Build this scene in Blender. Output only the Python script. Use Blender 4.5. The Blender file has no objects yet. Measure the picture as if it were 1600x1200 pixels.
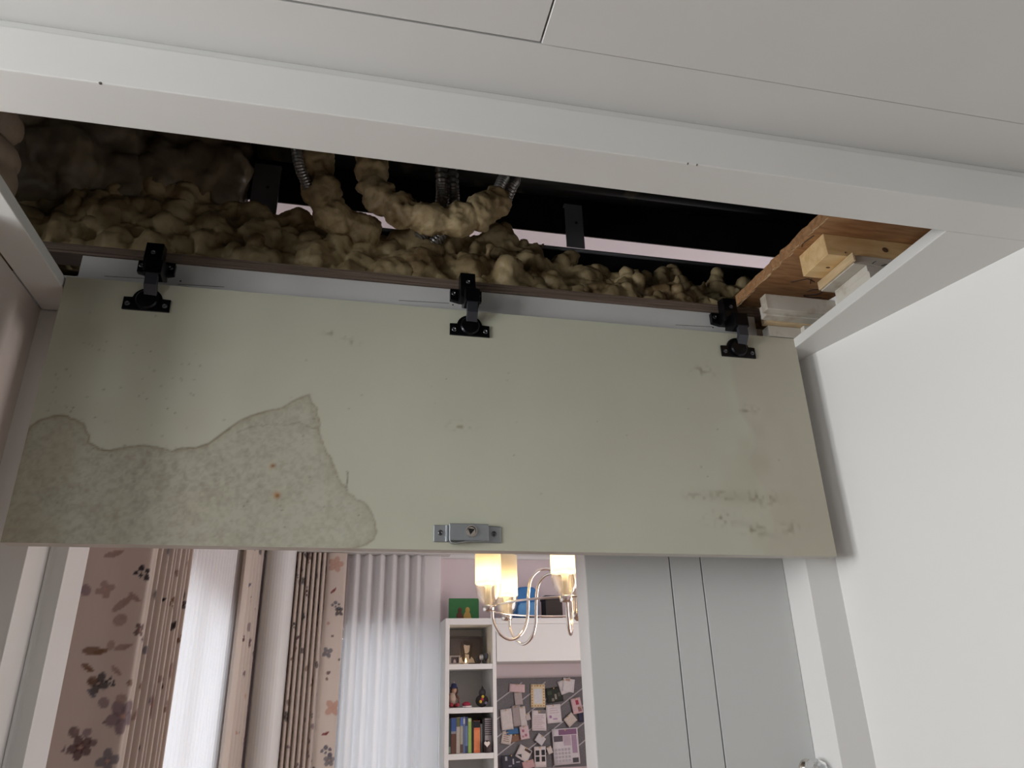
import bpy, bmesh, math, random
import numpy as np
from mathutils import Matrix, Vector

random.seed(7)
rng = np.random.default_rng(7)
SC = bpy.context.scene
COL = SC.collection
H = 1.55                      # eye height; the coordinates below are relative to the eye, floor at z = -H

# ------------------------------------------------------------------ camera
cam = bpy.data.cameras.new('camera')
cam.sensor_width = 36.0
cam.lens = 1149.04 / 1600 * 36
cam.clip_start = 0.02
co = bpy.data.objects.new('camera', cam)
COL.objects.link(co)
co.matrix_world = Matrix(((0.9758, -0.0640, -0.2093, 0), (-0.2175, -0.3895, -0.8950, 0), (-0.0242, 0.9188, -0.3940, H), (0, 0, 0, 1)))
SC.camera = co

# ------------------------------------------------------------------ world, large lights, exposure
w = bpy.data.worlds.new('world')
SC.world = w
w.use_nodes = True
bg = w.node_tree.nodes['Background']
bg.inputs[0].default_value = (0.80, 0.88, 1.0, 1)
bg.inputs[1].default_value = 0.35
SC.view_settings.view_transform = 'Standard'
SC.view_settings.look = 'None'
SC.view_settings.gamma = 1
SC.view_settings.use_curve_mapping = False
SC.view_settings.exposure = 0.0


def area(name, loc, direction, sx, sy, watts, col):
    l = bpy.data.lights.new(name, 'AREA')
    l.shape = 'RECTANGLE'
    l.size, l.size_y, l.energy, l.color = sx, sy, watts, col
    o = bpy.data.objects.new(name, l)
    COL.objects.link(o)
    o.location = (loc[0], loc[1], loc[2] + H)
    o.rotation_euler = Vector(direction).to_track_quat('-Z', 'Z').to_euler()
    return o


area('daylight_side_window', (-0.80, 3.45, -0.40), (1, 0, 0), 1.75, 1.72, 17, (0.93, 0.97, 1.0))
area('daylight_far_window', (0.30, 5.30, -0.40), (0, -1, 0), 0.66, 1.70, 6.5, (0.95, 0.97, 1.0))
area('added_room_fill', (2.45, 3.0, -0.1), (-1, 0, 0), 1.6, 1.4, 37, (1.0, 0.945, 0.93))  # added fill for the bedroom; the wall behind it has no window
area('daylight_hall_window', (-1.58, 0.26, 0.14), (1, 0, 0), 0.76, 0.84, 44, (1.0, 0.985, 0.95))
area('added_rear_hall_light', (-1.58, -0.85, 0.14), (1, 0, 0), 0.80, 0.84, 15, (1.0, 0.985, 0.95))  # added, unseen source that brightens the near frame face

# ------------------------------------------------------------------ materials


def mat(name, col, rough=0.5, metal=0.0, var=None, bump=None, spec=0.5, coat=0.0):
    m = bpy.data.materials.new(name)
    m.use_nodes = True
    nt = m.node_tree
    b = nt.nodes['Principled BSDF']
    b.inputs['Base Color'].default_value = (*col, 1)
    b.inputs['Roughness'].default_value = rough
    b.inputs['Metallic'].default_value = metal
    b.inputs['Specular IOR Level'].default_value = spec
    b.inputs['Coat Weight'].default_value = coat
    tc = nt.nodes.new('ShaderNodeTexCoord')
    if var:                                      # var = (scale, second colour, low, high)
        n = nt.nodes.new('ShaderNodeTexNoise')
        n.inputs['Scale'].default_value = var[0]
        n.inputs['Detail'].default_value = 5
        r = nt.nodes.new('ShaderNodeValToRGB')
        r.color_ramp.elements[0].position = var[2]
        r.color_ramp.elements[1].position = var[3]
        r.color_ramp.elements[0].color = (*col, 1)
        r.color_ramp.elements[1].color = (*var[1], 1)
        nt.links.new(tc.outputs['Object'], n.inputs['Vector'])
        nt.links.new(n.outputs['Fac'], r.inputs['Fac'])
        nt.links.new(r.outputs['Color'], b.inputs['Base Color'])
    if bump:
        n2 = nt.nodes.new('ShaderNodeTexNoise')
        n2.inputs['Scale'].default_value = bump[0]
        n2.inputs['Detail'].default_value = 4
        bp = nt.nodes.new('ShaderNodeBump')
        bp.inputs['Strength'].default_value = bump[1]
        bp.inputs['Distance'].default_value = 0.002
        nt.links.new(tc.outputs['Object'], n2.inputs['Vector'])
        nt.links.new(n2.outputs['Fac'], bp.inputs['Height'])
        nt.links.new(bp.outputs['Normal'], b.inputs['Normal'])
    return m


def wood(name, c1, c2, scale=(1, 1, 1), rough=0.6):
    m = mat(name, c1, rough)
    nt = m.node_tree
    b = nt.nodes['Principled BSDF']
    tc = nt.nodes.new('ShaderNodeTexCoord')
    mp = nt.nodes.new('ShaderNodeMapping')
    mp.inputs['Scale'].default_value = scale
    n = nt.nodes.new('ShaderNodeTexNoise')
    n.inputs['Scale'].default_value = 6
    n.inputs['Detail'].default_value = 6
    n.inputs['Distortion'].default_value = 0.6
    r = nt.nodes.new('ShaderNodeValToRGB')
    r.color_ramp.elements[0].position = 0.35
    r.color_ramp.elements[1].position = 0.68
    r.color_ramp.elements[0].color = (*c1, 1)
    r.color_ramp.elements[1].color = (*c2, 1)
    nt.links.new(tc.outputs['Object'], mp.inputs['Vector'])
    nt.links.new(mp.outputs['Vector'], n.inputs['Vector'])
    nt.links.new(n.outputs['Fac'], r.inputs['Fac'])
    nt.links.new(r.outputs['Color'], b.inputs['Base Color'])
    bp = nt.nodes.new('ShaderNodeBump')
    bp.inputs['Strength'].default_value = 0.25
    bp.inputs['Distance'].default_value = 0.002
    nt.links.new(n.outputs['Fac'], bp.inputs['Height'])
    nt.links.new(bp.outputs['Normal'], b.inputs['Normal'])
    return m


def painted(name, rough=0.7, noise=None, translucent=0.0, see=0.0):
    """colour from the mesh's own 'paint' attribute (prints and stains with a shape of their own)"""
    m = mat(name, (1, 1, 1), rough)
    nt = m.node_tree
    b = nt.nodes['Principled BSDF']
    a = nt.nodes.new('ShaderNodeAttribute')
    a.attribute_name = 'paint'
    src = a.outputs['Color']
    if noise:
        tc = nt.nodes.new('ShaderNodeTexCoord')
        n = nt.nodes.new('ShaderNodeTexNoise')
        n.inputs['Scale'].default_value = noise[0]
        n.inputs['Detail'].default_value = 6
        mr = nt.nodes.new('ShaderNodeMapRange')
        mr.inputs[1].default_value, mr.inputs[2].default_value = 0.3, 0.7
        mr.inputs[3].default_value, mr.inputs[4].default_value = noise[1], noise[2]
        mx = nt.nodes.new('ShaderNodeMix')
        mx.data_type = 'RGBA'
        mx.blend_type = 'MULTIPLY'
        mx.inputs[0].default_value = 1
        nt.links.new(tc.outputs['Object'], n.inputs['Vector'])
        nt.links.new(n.outputs['Fac'], mr.inputs[0])
        nt.links.new(src, mx.inputs[6])
        nt.links.new(mr.outputs[0], mx.inputs[7])
        src = mx.outputs[2]
    nt.links.new(src, b.inputs['Base Color'])
    if translucent:
        t = nt.nodes.new('ShaderNodeBsdfTranslucent')
        nt.links.new(src, t.inputs['Color'])
        ms = nt.nodes.new('ShaderNodeMixShader')
        ms.inputs[0].default_value = translucent
        nt.links.new(b.outputs[0], ms.inputs[1])
        nt.links.new(t.outputs[0], ms.inputs[2])
        nt.links.new(ms.outputs[0], nt.nodes['Material Output'].inputs[0])
    return m


def sheer_mat(name, col, trans, see):
    m = bpy.data.materials.new(name)
    m.use_nodes = True
    nt = m.node_tree
    nt.nodes.remove(nt.nodes['Principled BSDF'])
    d = nt.nodes.new('ShaderNodeBsdfDiffuse')
    t = nt.nodes.new('ShaderNodeBsdfTranslucent')
    p = nt.nodes.new('ShaderNodeBsdfTransparent')
    d.inputs[0].default_value = t.inputs[0].default_value = (*col, 1)
    a = nt.nodes.new('ShaderNodeMixShader')
    a.inputs[0].default_value = trans
    c = nt.nodes.new('ShaderNodeMixShader')
    c.inputs[0].default_value = see
    nt.links.new(d.outputs[0], a.inputs[1])
    nt.links.new(t.outputs[0], a.inputs[2])
    nt.links.new(a.outputs[0], c.inputs[1])
    nt.links.new(p.outputs[0], c.inputs[2])
    nt.links.new(c.outputs[0], nt.nodes['Material Output'].inputs[0])
    return m


def clear_mat(name, tint, gloss=0.12, rough=0.03):
    m = bpy.data.materials.new(name)
    m.use_nodes = True
    nt = m.node_tree
    nt.nodes.remove(nt.nodes['Principled BSDF'])
    g = nt.nodes.new('ShaderNodeBsdfGlossy')
    g.inputs['Roughness'].default_value = rough
    p = nt.nodes.new('ShaderNodeBsdfTransparent')
    p.inputs[0].default_value = (*tint, 1)
    c = nt.nodes.new('ShaderNodeMixShader')
    c.inputs[0].default_value = gloss
    nt.links.new(p.outputs[0], c.inputs[1])
    nt.links.new(g.outputs[0], c.inputs[2])
    nt.links.new(c.outputs[0], nt.nodes['Material Output'].inputs[0])
    return m


def emit_mat(name, col, strength):
    m = mat(name, col)
    b = m.node_tree.nodes['Principled BSDF']
    b.inputs['Emission Color'].default_value = (*col, 1)
    b.inputs['Emission Strength'].default_value = strength
    return m


WHITE = mat('white_paint', (0.72, 0.72, 0.70), 0.42, bump=(60, 0.03), var=(2.5, (0.69, 0.69, 0.67), 0.4, 0.6))
WHITEW = mat('white_wall_paint', (0.78, 0.78, 0.765), 0.6, bump=(90, 0.04))
GREYW = mat('grey_hall_paint', (0.40, 0.40, 0.39), 0.7)
CEIL = mat('white_ceiling_paint', (0.66, 0.66, 0.645), 0.5, bump=(50, 0.03), var=(2, (0.63, 0.63, 0.615), 0.4, 0.6))
DOORW = mat('door_paint', (0.60, 0.61, 0.605), 0.4, bump=(70, 0.03))
GLOSSW = mat('gloss_white_paint', (0.70, 0.69, 0.67), 0.28, bump=(120, 0.04))
PINK = mat('pink_wall_paint', (0.74, 0.64, 0.66), 0.7, bump=(80, 0.04))
ROOMW = mat('bedroom_ceiling_paint', (0.88, 0.88, 0.95), 0.7)
FLOORM = wood('oak_floor', (0.32, 0.20, 0.145), (0.40, 0.26, 0.19), (1, 8, 1), 0.45)
BLACK = mat('black_steel', (0.006, 0.006, 0.008), 0.45, 0.0, var=(12, (0.011, 0.012, 0.012), 0.4, 0.7))
DARKM = mat('cavity_shade_black', (0.010, 0.011, 0.011), 0.8, var=(20, (0.028, 0.028, 0.024), 0.5, 0.75))  # near-black colour keeps the void in shade despite bounced light
BRACK = mat('dark_bracket_steel', (0.26, 0.27, 0.31), 0.5, 0.3)
HINGE = mat('black_nickel_hinge', (0.012, 0.012, 0.015), 0.28, 0.75)
HLINK = mat('dark_grey_hinge_link', (0.06, 0.063, 0.075), 0.4, 0.6)
SCREW = mat('dull_screw_steel', (0.12, 0.12, 0.13), 0.35, 0.9)
ZINC = mat('zinc_plate', (0.36, 0.38, 0.40), 0.42, 0.75, bump=(200, 0.05))
CHROME = mat('polished_nickel', (0.78, 0.74, 0.68), 0.12, 1.0)
PLY = wood('dark_ply_edge', (0.12, 0.085, 0.065), (0.22, 0.165, 0.13), (1, 6, 60))
PINE = wood('fresh_pine', (0.72, 0.48, 0.22), (0.86, 0.63, 0.34), (3, 14, 14))
PLANK = wood('brown_plank', (0.33, 0.165, 0.075), (0.52, 0.29, 0.135), (3, 22, 22))
PLYW = wood('light_ply', (0.50, 0.36, 0.20), (0.66, 0.52, 0.33), (4, 4, 60))
MDFW = mat('chipped_white_moulding', (0.60, 0.57, 0.51), 0.6, var=(30, (0.42, 0.35, 0.27), 0.52, 0.70), bump=(60, 0.2))
CHIP = mat('bare_chip', (0.10, 0.085, 0.07), 0.8)
PENCIL = mat('pencil', (0.05, 0.035, 0.03), 0.8)
RAILW = mat('rail_white_laminate', (0.66, 0.66, 0.65), 0.45, var=(6, (0.61, 0.61, 0.60), 0.4, 0.6))
PANEL = painted('stained_panel_laminate', 0.5, (7, 0.96, 1.03))
STUB = mat('warm_wall_paint', (0.52, 0.46, 0.42), 0.6, bump=(90, 0.04))
FLORAL = painted('floral_curtain_cloth', 0.85, None, 0.45)
SHEER = sheer_mat('white_sheer', (0.93, 0.93, 0.93), 0.55, 0.12)
GLASS = clear_mat('window_glass', (0.97, 0.98, 1.0), 0.06)
CLEAR = clear_mat('clear_lamp_glass', (0.96, 0.94, 0.90), 0.22)
FROST = sheer_mat('frosted_lamp_glass', (1.0, 0.93, 0.78), 0.70, 0.05)
BULB = emit_mat('lit_bulb', (1.0, 0.80, 0.48), 30)
CRYSTAL = mat('crystal', (0.95, 0.97, 1.0), 0.03)
CRYSTAL.node_tree.nodes['Principled BSDF'].inputs['Transmission Weight'].default_value = 1.0


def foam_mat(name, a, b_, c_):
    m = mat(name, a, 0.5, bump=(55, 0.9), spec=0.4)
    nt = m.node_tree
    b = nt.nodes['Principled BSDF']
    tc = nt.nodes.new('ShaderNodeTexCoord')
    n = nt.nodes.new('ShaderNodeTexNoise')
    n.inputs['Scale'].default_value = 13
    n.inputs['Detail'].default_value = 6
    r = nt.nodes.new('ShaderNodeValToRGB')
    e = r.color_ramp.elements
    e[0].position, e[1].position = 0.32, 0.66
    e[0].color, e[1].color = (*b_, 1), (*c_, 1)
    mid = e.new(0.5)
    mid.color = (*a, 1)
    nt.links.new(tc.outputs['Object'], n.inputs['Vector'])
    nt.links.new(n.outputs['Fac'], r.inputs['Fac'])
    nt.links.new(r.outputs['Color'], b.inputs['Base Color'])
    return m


FOAM = foam_mat('aged_spray_foam', (0.42, 0.32, 0.175), (0.17, 0.11, 0.05), (0.56, 0.45, 0.26))
FOAMD = foam_mat('shaded_spray_foam', (0.17, 0.13, 0.085), (0.085, 0.06, 0.04), (0.25, 0.20, 0.13))  # darker browns put the shade of the dim left end into the foam
FOAMP = foam_mat('dusty_spray_foam', (0.30, 0.22, 0.165), (0.22, 0.16, 0.12), (0.35, 0.265, 0.20))

# ------------------------------------------------------------------ mesh helpers
ORI = {}


class G:
    def __init__(self):
        self.v, self.f = [], []

    def add(self, vs, fs):
        n = len(self.v)
        self.v += [tuple(p) for p in vs]
        self.f += [tuple(i + n for i in f) for f in fs]
        return self

    def box(self, x0, x1, y0, y1, z0, z1, rot=None):
        vs = [(x, y, z) for z in (z0, z1) for y in (y0, y1) for x in (x0, x1)]
        if rot:                                   # rot = (axis, degrees) about the box centre
            c = Vector(((x0 + x1) / 2, (y0 + y1) / 2, (z0 + z1) / 2))
            R = Matrix.Rotation(math.radians(rot[1]), 3, rot[0])
            vs = [tuple(R @ (Vector(p) - c) + c) for p in vs]
        return self.add(vs, [(0, 2, 3, 1), (4, 5, 7, 6), (0, 1, 5, 4), (2, 6, 7, 3), (0, 4, 6, 2), (1, 3, 7, 5)])

    def prism(self, poly, a, b, axis='z'):
        """poly in the two other axes (order x,y / x,z / y,z), extruded from a to b"""
        n = len(poly)

        def P(q, t):
            return (q[0], q[1], t) if axis == 'z' else (q[0], t, q[1]) if axis == 'y' else (t, q[0], q[1])
        vs = [P(q, a) for q in poly] + [P(q, b) for q in poly]
        fs = [tuple(range(n))[::-1], tuple(range(n, 2 * n))] + [(i, (i + 1) % n, n + (i + 1) % n, n + i) for i in range(n)]
        return self.add(vs, fs)

    def tube(self, path, r, n=10, cap=True):
        path = [Vector(p) for p in path]
        rs = r if isinstance(r, (list, tuple)) else [r] * len(path)
        vs, fs = [], []
        up = Vector((0, 0, 1))
        t0 = (path[1] - path[0]).normalized()
        if abs(t0.dot(up)) > 0.9:
            up = Vector((0, 1, 0))
        u = (up - t0 * up.dot(t0)).normalized()
        for i, p in enumerate(path):
            t = (path[min(i + 1, len(path) - 1)] - path[max(i - 1, 0)]).normalized()
            u = (u - t * u.dot(t)).normalized()
            s = t.cross(u)
            for k in range(n):
                a = 2 * math.pi * k / n
                vs.append(p + (u * math.cos(a) + s * math.sin(a)) * rs[i])
        for i in range(len(path) - 1):
            for k in range(n):
                k2 = (k + 1) % n
                fs.append((i * n + k, i * n + k2, (i + 1) * n + k2, (i + 1) * n + k))
        if cap:
            fs.append(tuple(range(n))[::-1])
            fs.append(tuple(range((len(path) - 1) * n, len(path) * n)))
        return self.add(vs, fs)

    def lathe(self, prof, c, n=24, axis='z', cap=True):
        """prof: list of (radius, height along the axis)"""
        vs, fs = [], []
        for r, h in prof:
            for k in range(n):
                a = 2 * math.pi * k / n
                p = (r * math.cos(a), r * math.sin(a), h)
                if axis == 'y':
                    p = (p[0], p[2], -p[1])
                vs.append((p[0] + c[0], p[1] + c[1], p[2] + c[2]))
        for i in range(len(prof) - 1):
            for k in range(n):
                k2 = (k + 1) % n
                fs.append((i * n + k, i * n + k2, (i + 1) * n + k2, (i + 1) * n + k))
        if cap:
            fs.append(tuple(range(n))[::-1])
            fs.append(tuple(range((len(prof) - 1) * n, len(prof) * n)))
        return self.add(vs, fs)

    def ball(self, c, r, n=10, m=6):
        rr = r if isinstance(r, (list, tuple)) else (r, r, r)
        vs = [(c[0], c[1], c[2] - rr[2])]
        for i in range(1, m):
            b = math.pi * i / m - math.pi / 2
            for k in range(n):
                a = 2 * math.pi * k / n
                vs.append((c[0] + rr[0] * math.cos(b) * math.cos(a), c[1] + rr[1] * math.cos(b) * math.sin(a), c[2] + rr[2] * math.sin(b)))
        vs.append((c[0], c[1], c[2] + rr[2]))
        fs = [(0, 1 + (k + 1) % n, 1 + k) for k in range(n)]
        for i in range(m - 2):
            for k in range(n):
                k2 = (k + 1) % n
                fs.append((1 + i * n + k, 1 + i * n + k2, 1 + (i + 1) * n + k2, 1 + (i + 1) * n + k))
        last = len(vs) - 1
        fs += [(last, 1 + (m - 2) * n + k, 1 + (m - 2) * n + (k + 1) % n) for k in range(n)]
        return self.add(vs, fs)

    def grid(self, A):
        """A: (rows, cols, 3) array"""
        r, c = A.shape[:2]
        n = len(self.v)
        self.v += [tuple(p) for p in A.reshape(-1, 3)]
        self.f += [(n + i * c + j, n + i * c + j + 1, n + (i + 1) * c + j + 1, n + (i + 1) * c + j) for i in range(r - 1) for j in range(c - 1)]
        return self


def obj(name, g, m, parent=None, smooth=False, bev=0.0, label=None):
    me = bpy.data.meshes.new(name)
    if parent is None:
        a = np.array(g.v)
        o0 = np.array([(a[:, 0].min() + a[:, 0].max()) / 2, (a[:, 1].min() + a[:, 1].max()) / 2, a[:, 2].min()])
    else:
        o0 = ORI[parent.name]
    me.from_pydata((np.array(g.v) - o0).tolist(), [], g.f)
    me.update()
    if smooth:
        me.shade_smooth()
    me.materials.append(m)
    o = bpy.data.objects.new(name, me)
    COL.objects.link(o)
    if parent is None:
        o.location = (o0[0], o0[1], o0[2] + H)
    else:
        o.parent = parent
    ORI[o.name] = o0
    if bev:
        b = o.modifiers.new('edge', 'BEVEL')
        b.width, b.segments, b.limit_method = bev, 2, 'ANGLE'
        b.angle_limit = math.radians(40)
    if label:
        o['label'] = label
    return o


def tag(o, label, cat, group=None):
    o['label'], o['category'] = label, cat
    if group:
        o['group'] = group
    return o


def thing(name, label, cat, loc, group=None):
    o = bpy.data.objects.new(name, None)
    COL.objects.link(o)
    o.empty_display_size = 0.05
    o.location = (loc[0], loc[1], loc[2] + H)
    ORI[o.name] = np.array(loc, float)
    return tag(o, label, cat, group)


def struct(name, g, m, label=None, cat=None, bev=0.0):
    o = obj(name, g, m, None, bev=bev)
    o['kind'] = 'structure'
    if label:
        o['label'] = label
    if cat:
        o['category'] = cat
    return o


def paint(o, cols):
    """cols: (nverts,3) linear colours"""
    at = o.data.color_attributes.new('paint', 'FLOAT_COLOR', 'POINT')
    c = np.ones((len(o.data.vertices), 4), np.float32)
    c[:, :3] = cols
    at.data.foreach_set('color', c.ravel())


def spline(pts, n=8):
    """Catmull-Rom through points"""
    P = [np.array(p, float) for p in pts]
    P = [2 * P[0] - P[1]] + P + [2 * P[-1] - P[-2]]
    out = []
    for i in range(1, len(P) - 2):
        for k in range(n):
            t = k / n
            out.append(0.5 * (2 * P[i] + (P[i + 1] - P[i - 1]) * t + (2 * P[i - 1] - 5 * P[i] + 4 * P[i + 1] - P[i + 2]) * t * t + (3 * P[i] - P[i - 1] - 3 * P[i + 1] + P[i + 2]) * t ** 3))
    out.append(P[-2])
    return out


FL = -H
ZS = 0.5434        # underside of the hatch frame
ZC = 0.610         # hall ceiling
YN, YF = 0.5945, 1.0   # near face of the frame, front face of the hanging panel
XR = 0.735         # right reveal
XL = -0.406        # left reveal


def wx(y):         # the splayed right-hand wall
    return 0.788 - 0.253 * (y - 0.99)


# ------------------------------------------------------------------ the setting: hall
struct('floor', G().box(-1.2, 3.0, -2.2, 5.6, FL - 0.1, FL), FLOORM, 'wooden floor', 'floor')
c = struct('ceiling', G().box(-1.52, 1.8, -2.1, 0.602, ZC + 0.012, ZC + 0.03).box(-1.52, -0.655, 0.602, 0.95, ZC + 0.012, ZC + 0.03), mat('gap_shadow_board', (0.25, 0.25, 0.24), 0.8), 'white boarded hall ceiling with thin joints', 'ceiling')
obj('board', G().box(-1.52, 1.8, 0.5270, 0.6015, ZC, ZC + 0.0122), CEIL, c, bev=0.0007)
obj('board', G().box(-1.52, 0.1610, -2.1, 0.5242, ZC - 0.0004, ZC + 0.0122), CEIL, c, bev=0.0007)
obj('board', G().box(0.1628, 1.8, -2.1, 0.5257, ZC - 0.0012, ZC + 0.0122), CEIL, c, bev=0.0007)
obj('board', G().box(-1.52, -0.655, 0.6020, 0.95, ZC, ZC + 0.0122), CEIL, c, bev=0.0007)
struct('wall_left', G().box(-0.65, -0.457, 0.825, 1.0755, FL, ZS).box(-1.52, -0.65, 0.90, 1.085, FL, ZC + 0.012), STUB, 'warm white wall stub on the left', 'wall')
wlw = G().box(-1.52, -1.42, -2.1, -1.25, FL, ZC).box(-1.52, -1.42, -1.25, -0.45, FL, -0.30).box(-1.52, -1.42, -1.25, -0.45, 0.58, ZC).box(-1.52, -1.42, -0.45, -0.13, FL, ZC)
wlw.box(-1.52, -1.42, -0.13, 0.65, FL, -0.30).box(-1.52, -1.42, -0.13, 0.65, 0.58, ZC).box(-1.52, -1.42, 0.65, 0.90, FL, ZC)
struct('wall_hall_left', wlw, GREYW, 'grey hall wall with a window opening', 'wall')
struct('wall_right', G().prism([(wx(1.0535), 1.0535), (wx(-2.1), -2.1), (wx(-2.1) + 0.15, -2.1), (1.05, 1.0535)], FL, ZC + 0.0135), WHITEW, 'bright white splayed wall on the right', 'wall')
struct('wall_back', G().box(-1.52, 1.9, -2.2, -2.1, FL, ZC), GREYW, 'grey hall wall behind', 'wall')

# hatch frame: near bulkhead, right and left boards
t1 = struct('trim_1', G().box(-0.62, 1.02, YN, 0.653, ZS, 0.5965).box(-0.62, 1.02, 0.6015, 0.653, 0.5965, ZC + 0.02), WHITE, 'white near board of the ceiling hatch frame', 'frame', bev=0.0012)
chips = G()
for x in (-0.252, 0.347, 0.358):
    chips.ball((x, YN + 0.0012, ZS + 0.0008), (0.0022 if x < 0 else 0.0011, 0.0016, 0.0012), 8, 5)
obj('paint_chips', chips, CHIP, t1, label='small bare chips on the paint edge')
struct('trim_2', G().prism([(XR, 0.653), (wx(0.653) + 0.02, 0.653), (wx(1.0535) + 0.02, 1.0535), (XR, 1.0535)], ZS, ZS + 0.017), WHITE, 'white right board of the ceiling hatch frame', 'frame', bev=0.001)
struct('trim_3', G().box(-0.455, XL, 0.653, 1.075, ZS, ZS + 0.017).box(-0.655, -0.455, 0.653, 0.826, ZS, ZS + 0.017), WHITE, 'white left board of the ceiling hatch frame', 'frame', bev=0.001)

# door wall
YD = 1.1155       # front of the door leaf
struct('wall_door_left', G().box(-0.80, -0.400, 1.0755, 1.24, FL, ZS).box(-0.80, -0.400, 1.0855, 1.24, ZS, 0.61), GLOSSW, 'narrow white wall return left of the doorway', 'wall', bev=0.001)
struct('wall_door_right', G().box(0.7166, 2.8, 1.0535, 1.20, FL, ZS).box(1.03, 2.8, 1.085, 1.20, ZS, 1.05), WHITEW, 'narrow white wall return right of the doorway', 'wall', bev=0.001)
struct('wall_header', G().box(-0.400, 0.7166, 1.056, 1.20, 0.48, 0.605), WHITEW, 'white header over the doorway behind the hatch panel', 'wall')
fr = [(-0.3995, 1.240), (-0.3995, 1.1475), (-0.3975, 1.1515), (-0.3935, 1.1530), (-0.3770, 1.1530), (-0.3770, 1.240)]
struct('trim_4', G().prism(fr, FL, 0.48), GLOSSW, 'glossy white door frame strip beside the floral curtain', 'door frame', bev=0.001)
d = struct('door_1', G().box(0.372, 0.7160, YD + 0.007, YD + 0.050, FL + 0.01, 0.478), mat('door_groove', (0.16, 0.165, 0.165), 0.7), 'closed pale grey door leaf with two upright grooves', 'door')
for a, b in ((0.3711, 0.5122), (0.5142, 0.5666), (0.5686, 0.7160)):
    obj('board', G().box(a, b, YD, YD + 0.0072, FL + 0.01, 0.478), DOORW, d, bev=0.0006)
obj('edge_strip', G().box(0.3702, 0.3722, YD + 0.0005, YD + 0.050, FL + 0.01, 0.478), GLOSSW, d, bev=0.0004, label='bright white meeting edge')

# ------------------------------------------------------------------ the setting: bedroom
struct('wall_bedroom_door_side', G().box(-0.80, 2.8, 1.2005, 1.23, 0.93, 1.05).box(-0.80, -0.215, 1.2005, 1.23, 0.48, 0.93).box(1.00, 2.8, 1.2005, 1.23, 0.48, 0.93).box(-0.215, 1.00, 1.2005, 1.23, 0.48, 0.80).box(0.711, 2.8, 1.2005, 1.23, FL, 0.48), PINK, 'bedroom wall above the door with an air slot', 'wall')
struct('ceiling_bedroom', G().box(-0.85, 2.8, 1.2005, 5.3, 1.05, 1.12), ROOMW, 'pale bedroom ceiling', 'ceiling')
wl = G()
wl.box(-0.74, -0.60, 1.2305, 2.55, FL, 1.05).box(-0.74, -0.60, 4.36, 5.25, FL, 1.05).box(-0.74, -0.60, 2.55, 4.36, 0.47, 1.05).box(-0.74, -0.60, 2.55, 4.36, FL, -1.25)
struct('wall_bedroom_left', wl, PINK, 'pink bedroom wall around the side window', 'wall')
wf = G()
wf.box(-0.06, 0.66, 5.015, 5.12, 0.44, 0.89).box(-0.60, -0.03, 5.12, 5.25, FL, 1.05).box(0.62, 2.8, 5.12, 5.25, FL, 1.05).box(-0.03, 0.62, 5.12, 5.25, 0.44, 1.05).box(-0.03, 0.62, 5.12, 5.25, FL, -1.25)
struct('wall_bedroom_far', wf, PINK, 'pink far wall of the bedroom', 'wall')
struct('wall_bedroom_right', G().box(2.66, 2.8, 1.2305, 5.12, FL, 1.05), PINK, 'pink bedroom wall on the right', 'wall')
co_ = [(5.12, 0.905), (5.10, 0.905), (5.095, 0.925), (5.07, 0.945), (5.05, 0.985), (5.02, 1.0), (5.01, 1.05), (5.12, 1.05)]
struct('trim_7', G().prism(co_, -0.60, 2.66, 'x'), WHITE, 'white ceiling cornice over the far curtains', 'cornice')


def window(name, kind, a0, a1, z0, z1, at, label):
    g, p = G(), G()
    mid = (a0 + a1) / 2
    bars = [(a0, a0 + 0.05, z0, z1), (a1 - 0.05, a1, z0, z1), (a0, a1, z0, z0 + 0.05), (a0, a1, z1 - 0.05, z1), (mid - 0.025, mid + 0.025, z0, z1)]
    for (p0, p1, q0, q1) in bars:
        if kind == 'x':
            g.box(at - 0.03, at + 0.03, p0, p1, q0, q1)
        else:
            g.box(p0, p1, at - 0.03, at + 0.03, q0, q1)
    o = struct(name, g, GLOSSW, label, 'window')
    for (p0, p1) in ((a0 + 0.05, mid - 0.025), (mid + 0.025, a1 - 0.05)):
        q = G()
        if kind == 'x':
            q.box(at - 0.003, at + 0.003, p0, p1, z0 + 0.05, z1 - 0.05)
        else:
            q.box(p0, p1, at - 0.003, at + 0.003, z0 + 0.05, z1 - 0.05)
        obj('pane', q, GLASS, o)
    return o


window('window_1', 'x', 2.55, 4.36, -1.25, 0.47, -0.70, 'side window behind the left sheer curtain')
window('window_2', 'y', -0.03, 0.62, -1.25, 0.44, 5.19, 'far window behind the pleated sheer curtain')
window('window_3', 'x', -0.13, 0.65, -0.30, 0.58, -1.47, 'hall window')
window('window_4', 'x', -1.25, -0.45, -0.30, 0.58, -1.47, 'unseen window frame added around the rear hall light')  # added out of view to go with the rear hall light

# cavity shell
cv = G()
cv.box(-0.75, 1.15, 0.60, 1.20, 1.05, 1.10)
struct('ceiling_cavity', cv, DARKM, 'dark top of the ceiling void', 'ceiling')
struct('wall_cavity', G().box(-0.75, 1.15, 0.60, 0.63, ZC + 0.02, 1.05).box(-0.75, -0.70, 0.63, 1.20, 0.61, 1.05).box(1.003, 1.028, 0.63, 1.20, 0.67, 1.05), DARKM, 'dark sides of the ceiling void', 'wall')

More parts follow.
